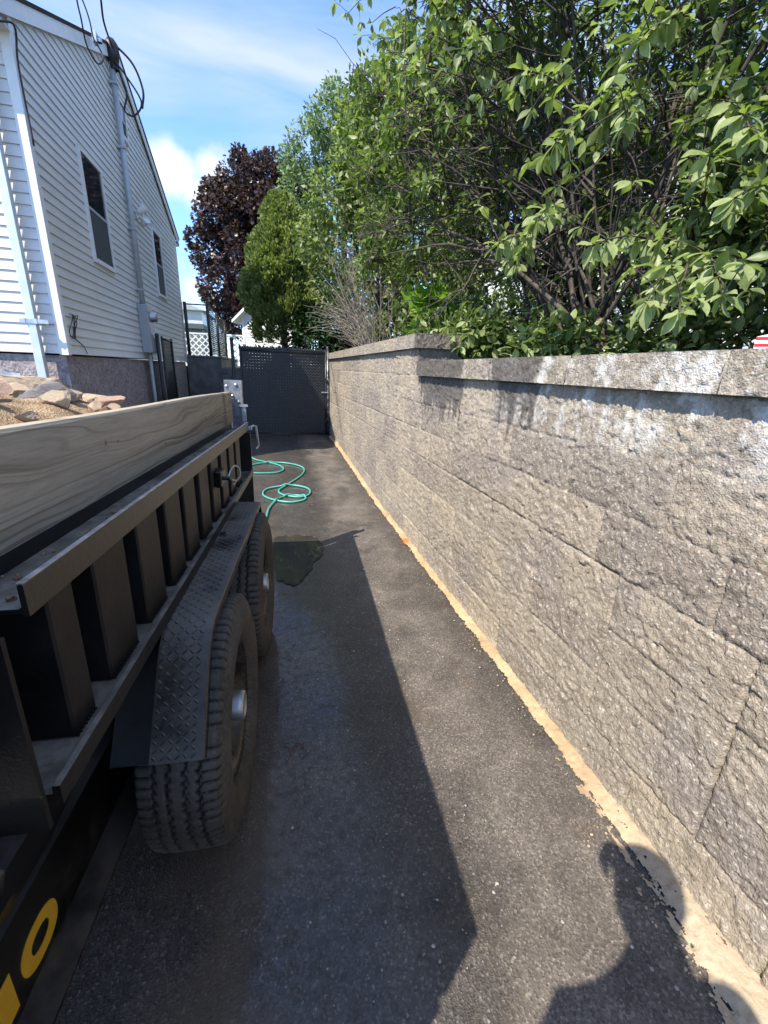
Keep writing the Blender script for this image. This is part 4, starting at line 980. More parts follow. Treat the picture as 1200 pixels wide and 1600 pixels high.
# neighbour's white house beyond the bush
nh = empty('neighbour_house', (9, 7, 1.36), 'white sided neighbouring house glimpsed through the bush branches', 'house')
m = MB(); z = .5
while z < 5.2: m.add([(0-.02, 0, z), (0-.02, 16, z), (0, 16, z+.15), (0, 0, z+.15)], [(0, 3, 2, 1)]); z += .15
m.box(0.0, 8, 0, 16, .5, 5.2); m.build('wall', MT['siding'], nh)
MB().box(.03, 8, .03, 15.97, -.05, .5).build('foundation', plain('beige_foundation', (.55, .46, .34), .9), nh)
m = MB(); m.prism([(-.45, 5.1), (4, 7.3), (8.45, 5.1), (8.45, 5.25), (4, 7.5), (-.45, 5.25)], -.4, 16.4); m.build('roof', MT['shingle'], nh)
for y_ in (1.5, 4.5, 7.5, 11):
    w0 = MB().box(-.05, -.021, y_, y_+1.0, 1.7, 3.2).build('window', MT['white_paint'], nh); MB().box(-.056, -.051, y_+.08, y_+.92, 1.78, 3.12).build('pane', MT['glass'], w0)
MB().box(-1.9, -.03, 3.0, 5.2, -.02, .55).box(-2.3, -1.9, 3.0, 5.2, -.02, .28).build('stoop', plain('beige_concrete', (.6, .52, .4), .9), nh)
# little flag in the planting bed
flag = empty('small_flag', (1.83, 1.305, 1.36), 'small red and white striped flag on a stick at the right behind the wall', 'flag')
m = MB(); m.tube([(0, 0, -.02), (0.02, 0, .30)], .003, 6); m.build('stick', plain('wood_stick', (.4, .28, .14), .7), flag)
def stripe_mat():
    t = NT('striped_cloth'); o = t.xyz(); s = t.math('SINE', t.math('MULTIPLY', o[2], 260)); t.col(t.mix(t.rng(s, -.1, .1), (.55, .02, .03), (.8, .8, .8))); t.set(Roughness=.8); return t.m
ys = np.linspace(0, .075, 14); zs = np.linspace(.19, .285, 10); Y, Z = np.meshgrid(ys, zs); X = .015+.018*np.sin(Y*40+Z*6); Z2 = Z-.25*Y
idx = np.arange(Y.size).reshape(Y.shape); F = np.stack([idx[:-1, :-1], idx[:-1, 1:], idx[1:, 1:], idx[1:, :-1]], -1).reshape(-1, 4)
o = link('cloth', np_mesh('cloth', np.stack([X-.1*Y, Y*.9, Z2], -1).reshape(-1, 3), F, smooth=True), stripe_mat(), flag)
m = MB()
for i in range(520):
    y = .3+random.random()**1.6*6.5; x = 1.12-abs(random.gauss(.055, .045))-(.05 if y < .8 else 0); s = random.choice([.0015, .002, .003, .0045])
    m.lathe([(0.01, -.6), (.9, -.3), (1, .2), (.5, .7), (0.01, .8)], 5, Matrix.Translation((x, y, float(zg(y))+s*.5+.010)) @ Euler((0, 0, random.random()*6)).to_matrix().to_4x4() @ Matrix.Diagonal((s, s*random.uniform(.6, 1.4), s*.8, 1)))
tag(m.build('sand_crumbs', plain('tan_crumbs', (.42, .32, .2), .95, 0, .4)), kind='stuff')
# reddish twig litter by the near wheel
m = MB()
for i in range(26):
    a = random.random()*6.28; x, y = .02+random.gauss(0, .035), 1.36+random.gauss(0, .02); L_ = random.uniform(.008, .03)
    m.tube([(x, y, .006), (x+L_*.5*math.cos(a), y+L_*.5*math.sin(a), .010), (x+L_*math.cos(a), y+L_*math.sin(a), .007)], .0012, 4)
tag(m.build('plant_litter', plain('red_brown_litter', (.16, .06, .03), .9)), kind='stuff')
m = MB()
for i in range(230):
    x = random.uniform(-.05, 1.05); y = random.uniform(.5, 7) if random.random() < .6 else random.uniform(.4, 2.5); s = random.choice([.002, .0025, .003, .005])
    m.lathe([(0.01, -.6), (.9, -.3), (1, .2), (.5, .7), (0.01, .8)], 5, Matrix.Translation((x, y, float(zg(y))+s*.5+.004)) @ Euler((0, 0, random.random()*6)).to_matrix().to_4x4() @ Matrix.Diagonal((s, s*random.uniform(.6, 1.3), s*.7, 1)))
tag(m.build('grit', plain('pale_grit', (.36, .33, .29), .9, 0, .5)), kind='stuff')

# ------------------------------------------------------------------ vegetation
def unit(a): return a/np.maximum(np.linalg.norm(a, axis=-1, keepdims=True), 1e-9)
# leaf templates: (along, across, lift)
_rows = [(.10, .075, .012), (.28, .175, .035), (.50, .225, .045), (.70, .195, .025), (.87, .095, -.025)]
_V = [[0, 0, 0]]+[q for t_, w_, l_ in _rows for q in ([t_, -w_, l_+.01], [t_, 0, l_-.035-.05*t_*t_], [t_, w_, l_+.01])]+[[1.02, 0, -.12]]
_Q = [q for r_ in range(4) for q in ([1+3*r_, 4+3*r_, 5+3*r_, 2+3*r_], [2+3*r_, 5+3*r_, 6+3*r_, 3+3*r_])]
LEAF_FINE = (np.array(_V), np.array(_Q), np.array([[0, 1, 2], [0, 2, 3], [13, 16, 14], [14, 16, 15]]))
LEAF_MID = (np.array([[0, 0, 0], [.45, -.25, .06], [.45, 0, 0], [.45, .25, .06], [1, 0, -.06]]), None, np.array([[0, 1, 2], [0, 2, 3], [1, 4, 2], [2, 4, 3]]))
LEAF_SPRAY = (np.array([[0, 0, 0], [.5, -.13, .02], [1, -.05, -.02], [.5, .13, .02], [.95, .16, .0], [.35, .0, .0], [.85, -.22, .0]]), None, np.array([[0, 1, 5], [5, 1, 2], [0, 5, 3], [5, 2, 3], [3, 2, 4], [1, 6, 2]]))
LEAF_LOBED = (np.array([[0, 0, 0], [.25, -.55, .06], [.45, -.22, .02], [.75, -.48, .03], [.72, -.14, 0], [1.05, 0, -.06], [.72, .14, 0], [.75, .48, .03], [.45, .22, .02], [.25, .55, .06], [.4, 0, -.02]]), None,
              np.array([[0, 1, 10], [1, 2, 10], [2, 3, 10], [3, 4, 10], [4, 5, 10], [5, 6, 10], [6, 7, 10], [7, 8, 10], [8, 9, 10], [9, 0, 10]]))
def leaves(name, P, D, N, S, mat, parent, tpl, rnd=None):
    P = np.asarray(P, float); D = unit(np.asarray(D, float)); N = np.asarray(N, float); S = np.asarray(S, float)
    A = unit(np.cross(N, D)); N = np.cross(D, A)
    T, Q, Tr = tpl
    V = P[:, None]+S[:, None, None]*(T[None, :, 0:1]*D[:, None]+T[None, :, 1:2]*A[:, None]+T[None, :, 2:3]*N[:, None])
    n, k = len(P), len(T); off = (np.arange(n)*k)[:, None, None]
    F4 = (Q[None]+off).reshape(-1, 4) if Q is not None else None
    F3 = (Tr[None]+off).reshape(-1, 3)
    r = np.repeat(rng.random(n) if rnd is None else rnd, k)
    o = link(name, np_mesh(name, V.reshape(-1, 3), F4, F3, attr=r), mat, parent)
    return o
def rel(parent_loc, mb):
    mb.v = [(p[0]-parent_loc[0], p[1]-parent_loc[1], p[2]-parent_loc[2]) for p in mb.v]; return mb
ML = {
 'euon': mat_leaf('euonymus_leaf', [(.042, .070, .022), (.082, .122, .038), (.150, .195, .068), (.30, .35, .15)], .38, .42, .32),
 'mid': mat_leaf('shrub_leaf', [(.085, .12, .04), (.15, .20, .065), (.22, .27, .09), (.32, .35, .15)], .4),
 'arbo': mat_leaf('arborvitae_spray', [(.09, .125, .04), (.155, .20, .062), (.22, .26, .085), (.30, .325, .12)], .38, .6, .25),
 'maple': mat_leaf('purple_maple_leaf', [(.020, .011, .014), (.042, .021, .024), (.075, .040, .042), (.12, .078, .075)], .25, .35, .5),
 'pop': mat_leaf('grey_green_leaf', [(.08, .13, .06), (.13, .19, .085), (.19, .25, .12), (.27, .32, .18)], .38, .5),
 'dark': mat_leaf('dark_hedge_leaf', [(.012, .030, .012), (.025, .055, .018), (.045, .085, .025)], .2, .5, .3),
 'lime': mat_leaf('lime_maple_leaf', [(.14, .26, .02), (.22, .38, .04), (.32, .46, .07)], .5),
 'gold': mat_leaf('golden_leaf', [(.20, .20, .02), (.42, .34, .04), (.50, .42, .06)], .5),
}
BK = {'brown': mat_bark('brown_bark', (.034, .029, .025), (.115, .098, .082)), 'pale': mat_bark('pale_dead_wood', (.15, .13, .105), (.36, .32, .27)), 'dark': mat_bark('dark_bark', (.03, .024, .02), (.085, .068, .052))}

def arc(p0, p1, sag, n=7, wob=.04, side=None):
    p0, p1 = np.array(p0, float), np.array(p1, float); L = np.linalg.norm(p1-p0); o = []
    w = np.cumsum(rng.normal(0, wob*L/n, (n+1, 3)), 0); w -= np.linspace(0, 1, n+1)[:, None]*w[-1]
    for i in range(n+1):
        t_ = i/n; p = p0+(p1-p0)*t_+w[i]; p[2] += sag*L*4*t_*(1-t_); o.append(p)
    return o
def crown_tree(name, base, lumps, nleaf, size, tpl, mat, bark, label, cat, group=None, trunk_r=.12, trunk_top=None, up=.35, gate=.38, gscale=1.6, limb_n=None, shell=(.55, 1.08), droop=0.0, extra=None, sizej=.35):
    root = empty(name, base, label, cat, group); b = np.array(base)
    tb = MB(); top = np.array(trunk_top if trunk_top is not None else [np.mean([l[0] for l in lumps]), np.mean([l[1] for l in lumps]), np.mean([l[2] for l in lumps])])
    tp_ = arc(base, top, 0, 8, .03); tb.tube(tp_, [trunk_r*(1-.75*i/8) for i in range(9)], 8)
    for l in lumps:
        q = tp_[rng.integers(2, 7)]; c = np.array(l[:3]); r0 = trunk_r*.35
        pts = arc(q, c, .05, 6, .06); tb.tube(pts, [r0*(1-.7*i/6) for i in range(7)], 6)
        for j in range(6):
            e = c+unit(rng.normal(size=3))*np.array(l[3])*.75
            s = pts[rng.integers(2, 6)]; tb.tube(arc(s, e, .02, 4, .06), [r0*.35, r0*.28, r0*.2, r0*.12, r0*.06], 4, False)
    if extra: extra(tb)
    tb = rel(base, tb); tb.build('trunk', bark, root, True)
    vol = np.array([np.prod(l[3])**.67 for l in lumps]); ids = rng.choice(len(lumps), int(nleaf*1.9), p=vol/vol.sum())
    C_ = np.array([l[:3] for l in lumps])[ids]; Rr = np.array([l[3] for l in lumps], float)[ids]
    d = unit(rng.normal(size=(len(ids), 3))); rad = rng.uniform(shell[0]**2, shell[1]**2, len(ids))**.5
    P = C_+d*Rr*rad[:, None]
    g = fbm(P[:, 0]*gscale+P[:, 2]*.7*gscale, P[:, 1]*gscale+P[:, 2]*.9*gscale+7, 3)
    keep = g > gate; P, d = P[keep][:nleaf], d[keep][:nleaf]
    n = len(P)
    D = unit(d*.6+rng.normal(0, .6, (n, 3))+np.array([0, 0, -droop])); N = unit(d*.5+rng.normal(0, .45, (n, 3))+np.array([0, 0, up]))
    S = size*(1+sizej*rng.uniform(-1, 1, n))
    leaves('crown', P-b, D, N, S, mat, root, tpl)
    return root
# purple maple far behind
mp_l = [(1.3, 20, 8.0, (.9, 1, .9)), (1.7, 20, 6.6, (1.0, 1, 1.0)), (-.75, 20, 7.7, (1.0, 1.1, 1.1)), (.3, 20.4, 8.1, (1.1, 1.2, 1.1)), (-1.5, 19.8, 6.8, (1.05, 1.1, 1.1)), (-.3, 19.6, 6.8, (1.3, 1.2, 1.2)), (.9, 20, 7.0, (1.2, 1.2, 1.2)), (-2.05, 20, 5.6, (.85, 1, .85)), (-1.0, 19.5, 5.4, (1.2, 1.1, 1.1)), (.3, 19.7, 5.4, (1.3, 1.2, 1.2)), (-1.75, 19.8, 4.3, (.9, 1, .9)), (-.6, 19.6, 4.0, (1.1, 1, 1)), (.7, 20, 4.0, (1.2, 1, 1)), (-1.15, 20, 3.2, (.9, .9, .7)), (-.85, 20, 8.65, (.35, .4, .5)), (-1.9, 20, 7.5, (.4, .5, .5)), (-2.6, 20, 6.0, (.4, .4, .35)), (.1, 20, 3.0, (1, .9, .7))]
crown_tree('maple_tree', (-.3, 20.2, 1.36), mp_l, 54000, .115, LEAF_LOBED, ML['maple'], BK['dark'], 'dark purple leaved maple tree rising behind the white shed', 'tree', trunk_r=.22, trunk_top=(-.3, 20.2, 7), gate=.40, gscale=1.3, up=.6)
# tall grey-green tree
pl = [(2.1, 15, 8.0, (.9, .9, .8)), (1.4, 15, 7.3, (.8, .9, .8)), (2.8, 15.2, 7.8, (.9, .9, .9)), (1.2, 15, 6.4, (.75, .9, .9)), (2.2, 15, 6.8, (1, .9, .9)), (3.3, 15, 6.9, (1, 1, 1)), (.85, 15, 7.1, (.42, .5, .45)), (1.6, 15, 5.2, (1, .9, 1)), (2.8, 15, 5.4, (1.2, 1, 1.2)), (3.9, 15.2, 8.0, (1, 1, 1)), (2.0, 15, 8.75, (.35, .4, .4)), (1.6, 15, 3.8, (1.1, .9, 1)), (3.2, 15, 3.6, (1.2, .9, 1.2)), (5.0, 15.2, 6.5, (1.2, 1, 1.4)), (4.6, 15.2, 4.2, (1.3, 1, 1.4))]
crown_tree('tall_tree', (2.4, 15.3, 1.36), pl, 30000, .115, LEAF_MID, ML['pop'], BK['brown'], 'tall airy grey-green tree behind the shrubs reaching highest against the sky', 'tree', trunk_r=.16, trunk_top=(2.4, 15.3, 7.4), gate=.42, gscale=1.8, up=.3)
# arborvitae: upright sprays on a rounded column
def arborvitae():
    base = (.36, 11.3, 1.36); root = empty('arborvitae', base, 'rounded bushy green arborvitae rising behind the slatted gate', 'conifer')
    tb = MB(); tb.tube(arc(base, (.28, 11.3, 4.3), 0, 7, .02), [.09-.01*i for i in range(8)], 8)
    for i in range(60):
        a = rng.uniform(0, 2*PI); z = rng.uniform(1.5, 2.9); s = np.array([.30, 11.3, z]); e = s+np.array([math.cos(a)*rng.uniform(.3, .8), math.sin(a)*rng.uniform(.3, .8), rng.uniform(.05, .35)])
        tb.tube(arc(s, e, -.05, 4, .08), [.018, .014, .010, .006, .003], 4, False)
    rel(base, tb).build('trunk', BK['brown'], root, True)
    n = 64000; z = rng.uniform(0, 1, n); a = rng.uniform(0, 2*PI, n)
    env = np.sin(np.clip(.12+z*.90, 0, 1)*PI*.98)**.42*np.clip(1.10-.32*z, 0, 1)
    lump = .80+.5*(fbm(a*1.6+4, z*6, 3)-.5)+.45*(fbm(a*4.5, z*16, 3)-.5)
    keep = (fbm(a*5.5+20, z*17, 3) > .36) & ((z > .22) | (rng.random(n) < z*3.0))
    rr = 1.03*env*lump*rng.uniform(.55, 1.0, n)**.35
    P = np.stack([np.cos(a)*rr*.98, np.sin(a)*rr, .55+z*3.05], -1)[keep]; a = a[keep]; k = len(P)
    o_ = np.stack([np.cos(a), np.sin(a), np.zeros(k)], -1)
    D = unit(o_*.55+np.array([0, 0, .8])+rng.normal(0, .38, (k, 3))); N = unit(np.stack([-np.sin(a), np.cos(a), 0*a], -1)*rng.choice([-1, 1], k)[:, None]+rng.normal(0, .5, (k, 3))+o_*.5)
    leaves('crown', P, D, N, .105*rng.uniform(.6, 1.3, k), ML['arbo'], root, LEAF_SPRAY)
arborvitae()
# green shrub mass between the arborvitae and the bush
ml_ = [(1.9, 8.0, 5.6, (.5, .5, .5)), (2.6, 7.6, 5.6, (.6, .6, .6)), (1.4, 8.8, 4.4, (.5, .5, .6)), (1.15, 8.9, 4.35, (.42, .6, .5)), (1.65, 8.6, 4.9, (.6, .6, .6)), (2.3, 8.4, 4.7, (.7, .7, .7)), (1.9, 8.6, 4.1, (.6, .6, .6)), (.95, 9.2, 3.7, (.4, .5, .5)), (2.7, 8.4, 3.9, (.7, .7, .7)), (2.2, 8.9, 3.2, (.7, .6, .6)), (2.9, 8.5, 3.0, (.7, .7, .6)), (1.55, 8.6, 5.4, (.35, .4, .4)), (1.3, 9.4, 3.1, (.5, .5, .5)), (3.3, 8.6, 2.3, (.7, .6, .6)), (2.4, 8.9, 2.1, (.7, .5, .5)), (3.3, 8.2, 5.0, (.8, .8, .8)), (3.4, 8.2, 3.6, (.7, .7, .8))]
crown_tree('leafy_shrub', (2.1, 8.9, 1.36), ml_, 25000, .10, LEAF_MID, ML['mid'], BK['brown'], 'bright yellow-green leafy shrub between the arborvitae and the large bush', 'shrub', trunk_r=.07, trunk_top=(2.1, 8.7, 4.2), gate=.44, gscale=2.6, up=.45)
# dark hedge under it
crown_tree('dark_hedge', (1.6, 10.6, 1.36), [(1.0, 10.6, 2.1, (.5, .5, .6)), (1.6, 10.7, 2.4, (.6, .5, .7)), (2.3, 10.7, 2.3, (.6, .5, .7)), (1.5, 10.5, 1.7, (.8, .4, .4)), (2.9, 10.7, 2.1, (.6, .5, .7))], 11000, .09, LEAF_MID, ML['dark'], BK['dark'], 'dark evergreen shrub in the shade right behind the gate', 'shrub', trunk_r=.06, gate=.40, gscale=3)
# dead twiggy shrub
def dead_shrub():
    base = (1.86, 7.9, 1.36); root = empty('dead_shrub', base, 'bare pale grey twiggy shrub leaning out above the far wall end', 'shrub'); tb = MB(); P = []; 
    for i in range(30):
        a = rng.uniform(-1, 1); s = np.array(base)+np.array([rng.normal(0, .12), rng.normal(0, .2), 0])
        L_ = rng.uniform(1.0, 2.35); e = s+np.array([-.95*L_*rng.uniform(.05, .62)+.15, rng.uniform(-.7, .5), L_*rng.uniform(.72, 1.0)])
        pts = arc(s, e, .04, 8, .05); r0 = rng.uniform(.005, .014); tb.tube(pts, [r0*(1-.8*k/8) for k in range(9)], 5, False)
        for j in range(6):
            q = pts[rng.integers(2, 8)]; e2 = q+np.array([rng.normal(-.18, .25), rng.normal(0, .25), rng.uniform(.1, .55)]); p2 = arc(q, e2, .03, 5, .08); tb.tube(p2, [r0*.42, r0*.36, r0*.3, r0*.24, r0*.18, r0*.1], 4, False)
            for k2 in range(2):
                q2 = p2[rng.integers(2, 5)]; e3 = q2+rng.normal(0, .13, 3)+np.array([-.06, 0, .08]); tb.tube(arc(q2, e3, 0, 3, .08), [r0*.2, r0*.16, r0*.12, r0*.08], 3, False)
    # horizontal clump of dead twigs to the left
    for i in range(40):
        s = np.array([1.5, 8.0, 2.05])+rng.normal(0, .12, 3); e = np.array([rng.uniform(.55, 1.1), 8.0+rng.normal(0, .2), 2.3+rng.normal(.05, .18)]); tb.tube(arc(s, e, .08, 6, .07), [.007, .006, .005, .0045, .004, .003, .002], 4, False)
    rel(base, tb).build('stems', BK['pale'], root, True)
dead_shrub()
# lime-green sapling, golden shrub, low plants
crown_tree('maple_sapling', (1.95, 5.2, 1.36), [(1.98, 5.2, 2.12, (.26, .25, .2)), (1.76, 5.15, 2.2, (.2, .25, .16)), (2.12, 5.2, 1.88, (.22, .25, .2)), (1.88, 5.2, 1.85, (.24, .25, .2))], 330, .17, LEAF_LOBED, ML['lime'], BK['brown'], 'lime green maple sapling peeping over the step in the wall', 'sapling', trunk_r=.012, gate=.2, up=.8, shell=(.2, 1.0))
crown_tree('golden_shrub', (3.5, 9.2, 1.36), [(3.84, 9.2, 4.4, (.5, .5, .5)), (4.0, 9.3, 3.6, (.6, .5, .6)), (3.5, 9.2, 2.5, (.5, .5, .6)), (3.6, 7.5, 2.0, (.5, .5, .4))], 5000, .10, LEAF_MID, ML['gold'], BK['brown'], 'yellow leaved shrub half hidden behind the large bush', 'shrub', trunk_r=.05, gate=.42)
def low_plant(base, lumps, n, label):
    return crown_tree('low_shrub', base, lumps, n, .085, LEAF_FINE, ML['euon'], BK['brown'], label, 'shrub', trunk_r=.015, gate=.36, gscale=4, up=.8, shell=(.3, 1.05))
low_plant((2.0, 3.7, 1.36), [(1.66, 3.6, 1.72, (.24, .3, .22)), (2.03, 3.6, 1.78, (.3, .3, .25)), (2.41, 3.6, 1.75, (.3, .3, .25)), (1.62, 4.4, 1.75, (.26, .4, .3)), (2.0, 4.6, 1.9, (.4, .4, .4))], 2600, 'low leafy shrub growing over the wall top beside the step')
low_plant((2.5, 2.7, 1.36), [(1.84, 2.8, 1.62, (.25, .3, .2)), (2.2, 2.7, 1.66, (.3, .3, .2)), (2.7, 2.7, 1.75, (.35, .3, .3)), (3.1, 2.6, 1.8, (.4, .4, .35))], 2200, 'low dark leafy shrub at the foot of the large bush')
# ---- the large bush over the wall
def big_bush():
    base = np.array([2.45, 3.0, 1.36]); root = empty('euonymus_bush', base, 'huge many-stemmed green bush spreading over the block wall', 'bush')
    tb = MB(); segs = []      # (points, radius)
    def stem(p0, p1, r0, r1, sag=.06, n=9, wob=.05, sides=7):
        pts = arc(p0, p1, sag, n, wob); tb.tube(pts, [r0+(r1-r0)*i/n for i in range(n+1)], sides, False); segs.append((pts, r0, r1)); return pts
    tips = [(1.35, 2.28, 2.21), (1.3, 2.58, 2.17), (1.35, 1.8, 1.99), (1.3, 2.12, 2.47), (1.3, 2.5, 2.91), (1.15, 3.78, 2.83), (1.1, 4.7, 3.37), (1.05, 5.76, 3.92), (1.5, 1.44, 1.7), (1.5, 1.61, 1.76), (1.6, 1.37, 1.76), (1.5, 1.92, 2.49), (1.7, 1.66, 2.3), (1.8, 1.52, 2.16), (1.4, 3.23, 1.65), (1.0, 4.64, 4.15), (0.95, 5.88, 5.03), (1.1, 3.93, 3.56), (1.2, 4.66, 3.66), (1.8, 1.61, 2.38), (1.5, 1.93, 2.76), (1.2, 2.96, 3.27), (1.1, 3.26, 3.51)]
    mains = []; longs = []
    # leaders fan up and out from the base
    for i in range(24):
        a = rng.uniform(0, 2*PI); s = base+np.array([rng.normal(0, .22), rng.normal(0, .28), 0])
        e = base+np.array([math.cos(a)*rng.uniform(.3, 1.5), math.sin(a)*rng.uniform(.3, 2.0)+.35, rng.uniform(1.9, 3.6)])
        mains.append(stem(s, e, rng.uniform(.013, .030), .005, -.03, 10, .07))
    for i in range(11):      # long arching leaders towards the drive and the far end
        s = base+np.array([rng.normal(0, .2), rng.normal(0, .25), rng.uniform(0, .5)])
        e = np.array([rng.uniform(1.05, 1.7), rng.uniform(3.2, 5.4), rng.uniform(2.3, 4.5)]); e[1] = min(e[1], 9.2-1.1*e[2]); pts = stem(s, e, rng.uniform(.016, .028), .004, .10, 10, .05); mains.append(pts); longs.append(pts)
    sec = []
    for pts in mains:
        for j in range(7):
            k = rng.integers(3, 10); q = pts[k]; d = unit(q-base)*.5+rng.normal(0, .45, 3)+np.array([-.28, .12, .05])
            e = q+d*rng.uniform(.5, 1.2); e[0] = max(e[0], 1.0); e[1] = min(e[1], max(q[1], 5.2))
            sec.append(stem(q, e, .011, .003, .05, 6, .09, 5))
    for pts in sec:
        for j in range(4):
            q = pts[rng.integers(1, 6)]; stem(q, q+rng.normal(0, .22, 3)+np.array([-.12, .03, .03]), .0045, .0015, .03, 4, .12, 4)
    sec_ends = [(pts[-1], pts[-1]-pts[-2]) for pts in sec]
    nodes = np.array([p for pts, _, _ in segs for p in pts])
    P = []; D = []; N = []; S = []; Rn = []
    def rosette(p, d, n, size, bright=None, hang=.35):
        d = unit(np.array(d)); a = unit(np.cross(d, [.3, .2, .9])); b_ = np.cross(d, a); ph = rng.uniform(0, 6.28)
        for i in range(n):
            q = ph+i*2*PI/n+rng.normal(0, .25); out_ = a*math.cos(q)+b_*math.sin(q)
            dd = unit(out_+d*rng.uniform(.1, .7)+np.array([0, 0, -hang+rng.normal(0, .15)])); nn = unit(d*.4+np.array([0, 0, .9])+rng.normal(0, .38, 3))
            P.append(p+dd*size*.08); D.append(dd); N.append(nn); S.append(size*rng.uniform(.45, 1.12)); Rn.append(rng.random() if bright is None else np.clip(bright+rng.normal(0, .12), 0, 1))
    for e, d in sec_ends:
        if e[2] > 3.0 or rng.random() < .3:
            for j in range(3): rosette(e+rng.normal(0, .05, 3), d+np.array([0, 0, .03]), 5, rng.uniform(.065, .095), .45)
    for pts in mains:
        for k in (8, 9, 10):
            if k < len(pts): rosette(pts[k], pts[k]-pts[k-1], 5, rng.uniform(.07, .1), .4)
    # clusters hanging out over the wall
    for t_ in tips:
        t_ = np.array(t_); dist = np.linalg.norm(nodes-(t_+np.array([.35, .15, .1])), axis=1)+.6*np.maximum(0, t_[0]+.1-nodes[:, 0]); q = nodes[np.argmin(dist)]
        pts = stem(q, t_, .008, .003, .10, 8, .04, 5)
        for k in (3, 4, 5, 6, 7, 8):
            rosette(pts[k], pts[k]-pts[k-1], rng.integers(5, 8), rng.uniform(.085, .115), .84, .75)  # paler leaf colour here paints these clusters as sunlit
            for j in range(1):
                e = pts[k]+rng.normal(0, .10, 3)+np.array([-.03, 0, 0]); tb.tube(arc(pts[k], e, .04, 3, .05), [.003, .0025, .002, .0015], 4, False); rosette(e, e-pts[k], rng.integers(5, 7), rng.uniform(.075, .105), .8, .7)
    for pts in longs:
        for k in (6, 7, 8, 9, 10):
            for j in range(2):
                e = pts[k]+rng.normal(0, .15, 3); tb.tube(arc(pts[k], e, .04, 3, .05), [.003, .0025, .002, .0015], 4, False); rosette(e, e-pts[k]+np.array([0, 0, .05]), rng.integers(4, 6), rng.uniform(.07, .10))
    # canopy: shoots along the outer shell, thick on top and at the right, open underneath
    cnt = 0
    while cnt < 4400:
        m_ = rng.random()
        if m_ < .56:      # top
            p = np.array([rng.uniform(.95, 4.2), rng.uniform(.9, 6.2), 0]); ztop = 4.75-.10*(p[1]-3.2)**2*.35-.12*max(0, p[0]-2.2)**2
            lowz = 3.0+.12*(p[1]-2)-.35*max(0, p[0]-2); p[2] = rng.uniform(max(lowz, ztop-1.3), ztop)
            if p[0] < 1.25 and p[1] < 2.6: continue
        elif m_ < .80:    # right flank, near end
            p = np.array([rng.uniform(1.75, 3.6), rng.uniform(.5, 2.1), rng.uniform(1.75, 4.2)])
            if p[0]/max(p[1], .1) < .78: continue
        elif m_ < .92:    # far flank above the step
            p = np.array([rng.uniform(1.15, 2.6), rng.uniform(4.6, 6.6), rng.uniform(2.5, 4.6)])
        else:             # back
            p = np.array([rng.uniform(3.0, 4.4), rng.uniform(1.5, 6.2), rng.uniform(1.9, 4.0)])
        g = fbm(np.array([p[0]*2.1+p[2]*1.2]), np.array([p[1]*2.1+p[2]*1.5]), 3)[0]
        if g < .43: continue
        q = nodes[np.argmin(np.linalg.norm(nodes-p-np.array([.15, -.05, -.1]), axis=1))]
        L_ = np.linalg.norm(q-p)
        if L_ > 1.1: continue
        pts = arc(q, p, .08, 4, .06); tb.tube(pts, [.0045, .004, .0035, .003, .002], 4, False)
        for k in (2, 3, 4):
            if k < 4 and L_ < .25: continue
            rosette(pts[k], pts[k]-pts[k-1]+np.array([0, 0, .02]), rng.integers(4, 6), rng.uniform(.07, .095), (.62 if p[1] > 3.4 else .36) if rng.random() < .75 else .65)  # leaf colour carries the shade: darker near canopy, lighter far side as if sunlit
        cnt += 1
    # sparse leaves inside
    for i in range(380):
        q = nodes[rng.integers(0, len(nodes))]
        if q[2] > 1.8: rosette(q, rng.normal(size=3), 3, rng.uniform(.06, .09))
    rel(base, tb).build('stems', BK['brown'], root, True)
    leaves('foliage', np.array(P)-base, D, N, S, ML['euon'], root, LEAF_FINE, np.array(Rn))
    print('BUSH leaves', len(P), 'segs', len(segs))
big_bush()
# more trees beyond, closing the view to the right
crown_tree('background_tree', (6.2, 9.5, 1.36), [(5.6, 9.3, 4.0, (.9, .9, 1.1)), (6.4, 9.4, 5.4, (1.1, 1, 1.1)), (6.8, 8.5, 3.6, (1, 1, 1.1)), (5.5, 10.5, 2.6, (.8, .9, .8))], 8000, .13, LEAF_MID, ML['mid'], BK['brown'], 'loose green tree beyond the large bush near the white house', 'tree', trunk_r=.1, gate=.46)

crown_tree('background_shrub', (4.6, 4.6, 1.36), [(4.3, 4.4, 2.6, (.8, .8, .9)), (4.9, 4.8, 3.7, (.9, .9, 1.0)), (4.4, 5.6, 3.0, (.8, .8, 1.0)), (5.4, 3.8, 2.9, (.9, .8, 1.0)), (4.7, 5.2, 4.7, (.8, .9, .7))], 6500, .10, LEAF_MID, ML['dark'], BK['dark'], 'dark leaved shrub in the gloom right behind the large bush', 'shrub', trunk_r=.05, gate=.47)
crown_tree('background_shrub', (4.2, 2.6, 1.36), [(3.9, 2.5, 2.5, (.7, .6, .9)), (4.6, 2.7, 3.6, (.8, .7, 1.0)), (5.0, 2.0, 2.7, (.9, .8, 1.0))], 4500, .10, LEAF_MID, ML['dark'], BK['dark'], 'dark leaved shrub behind the right side of the large bush', 'shrub', trunk_r=.05, gate=.47)

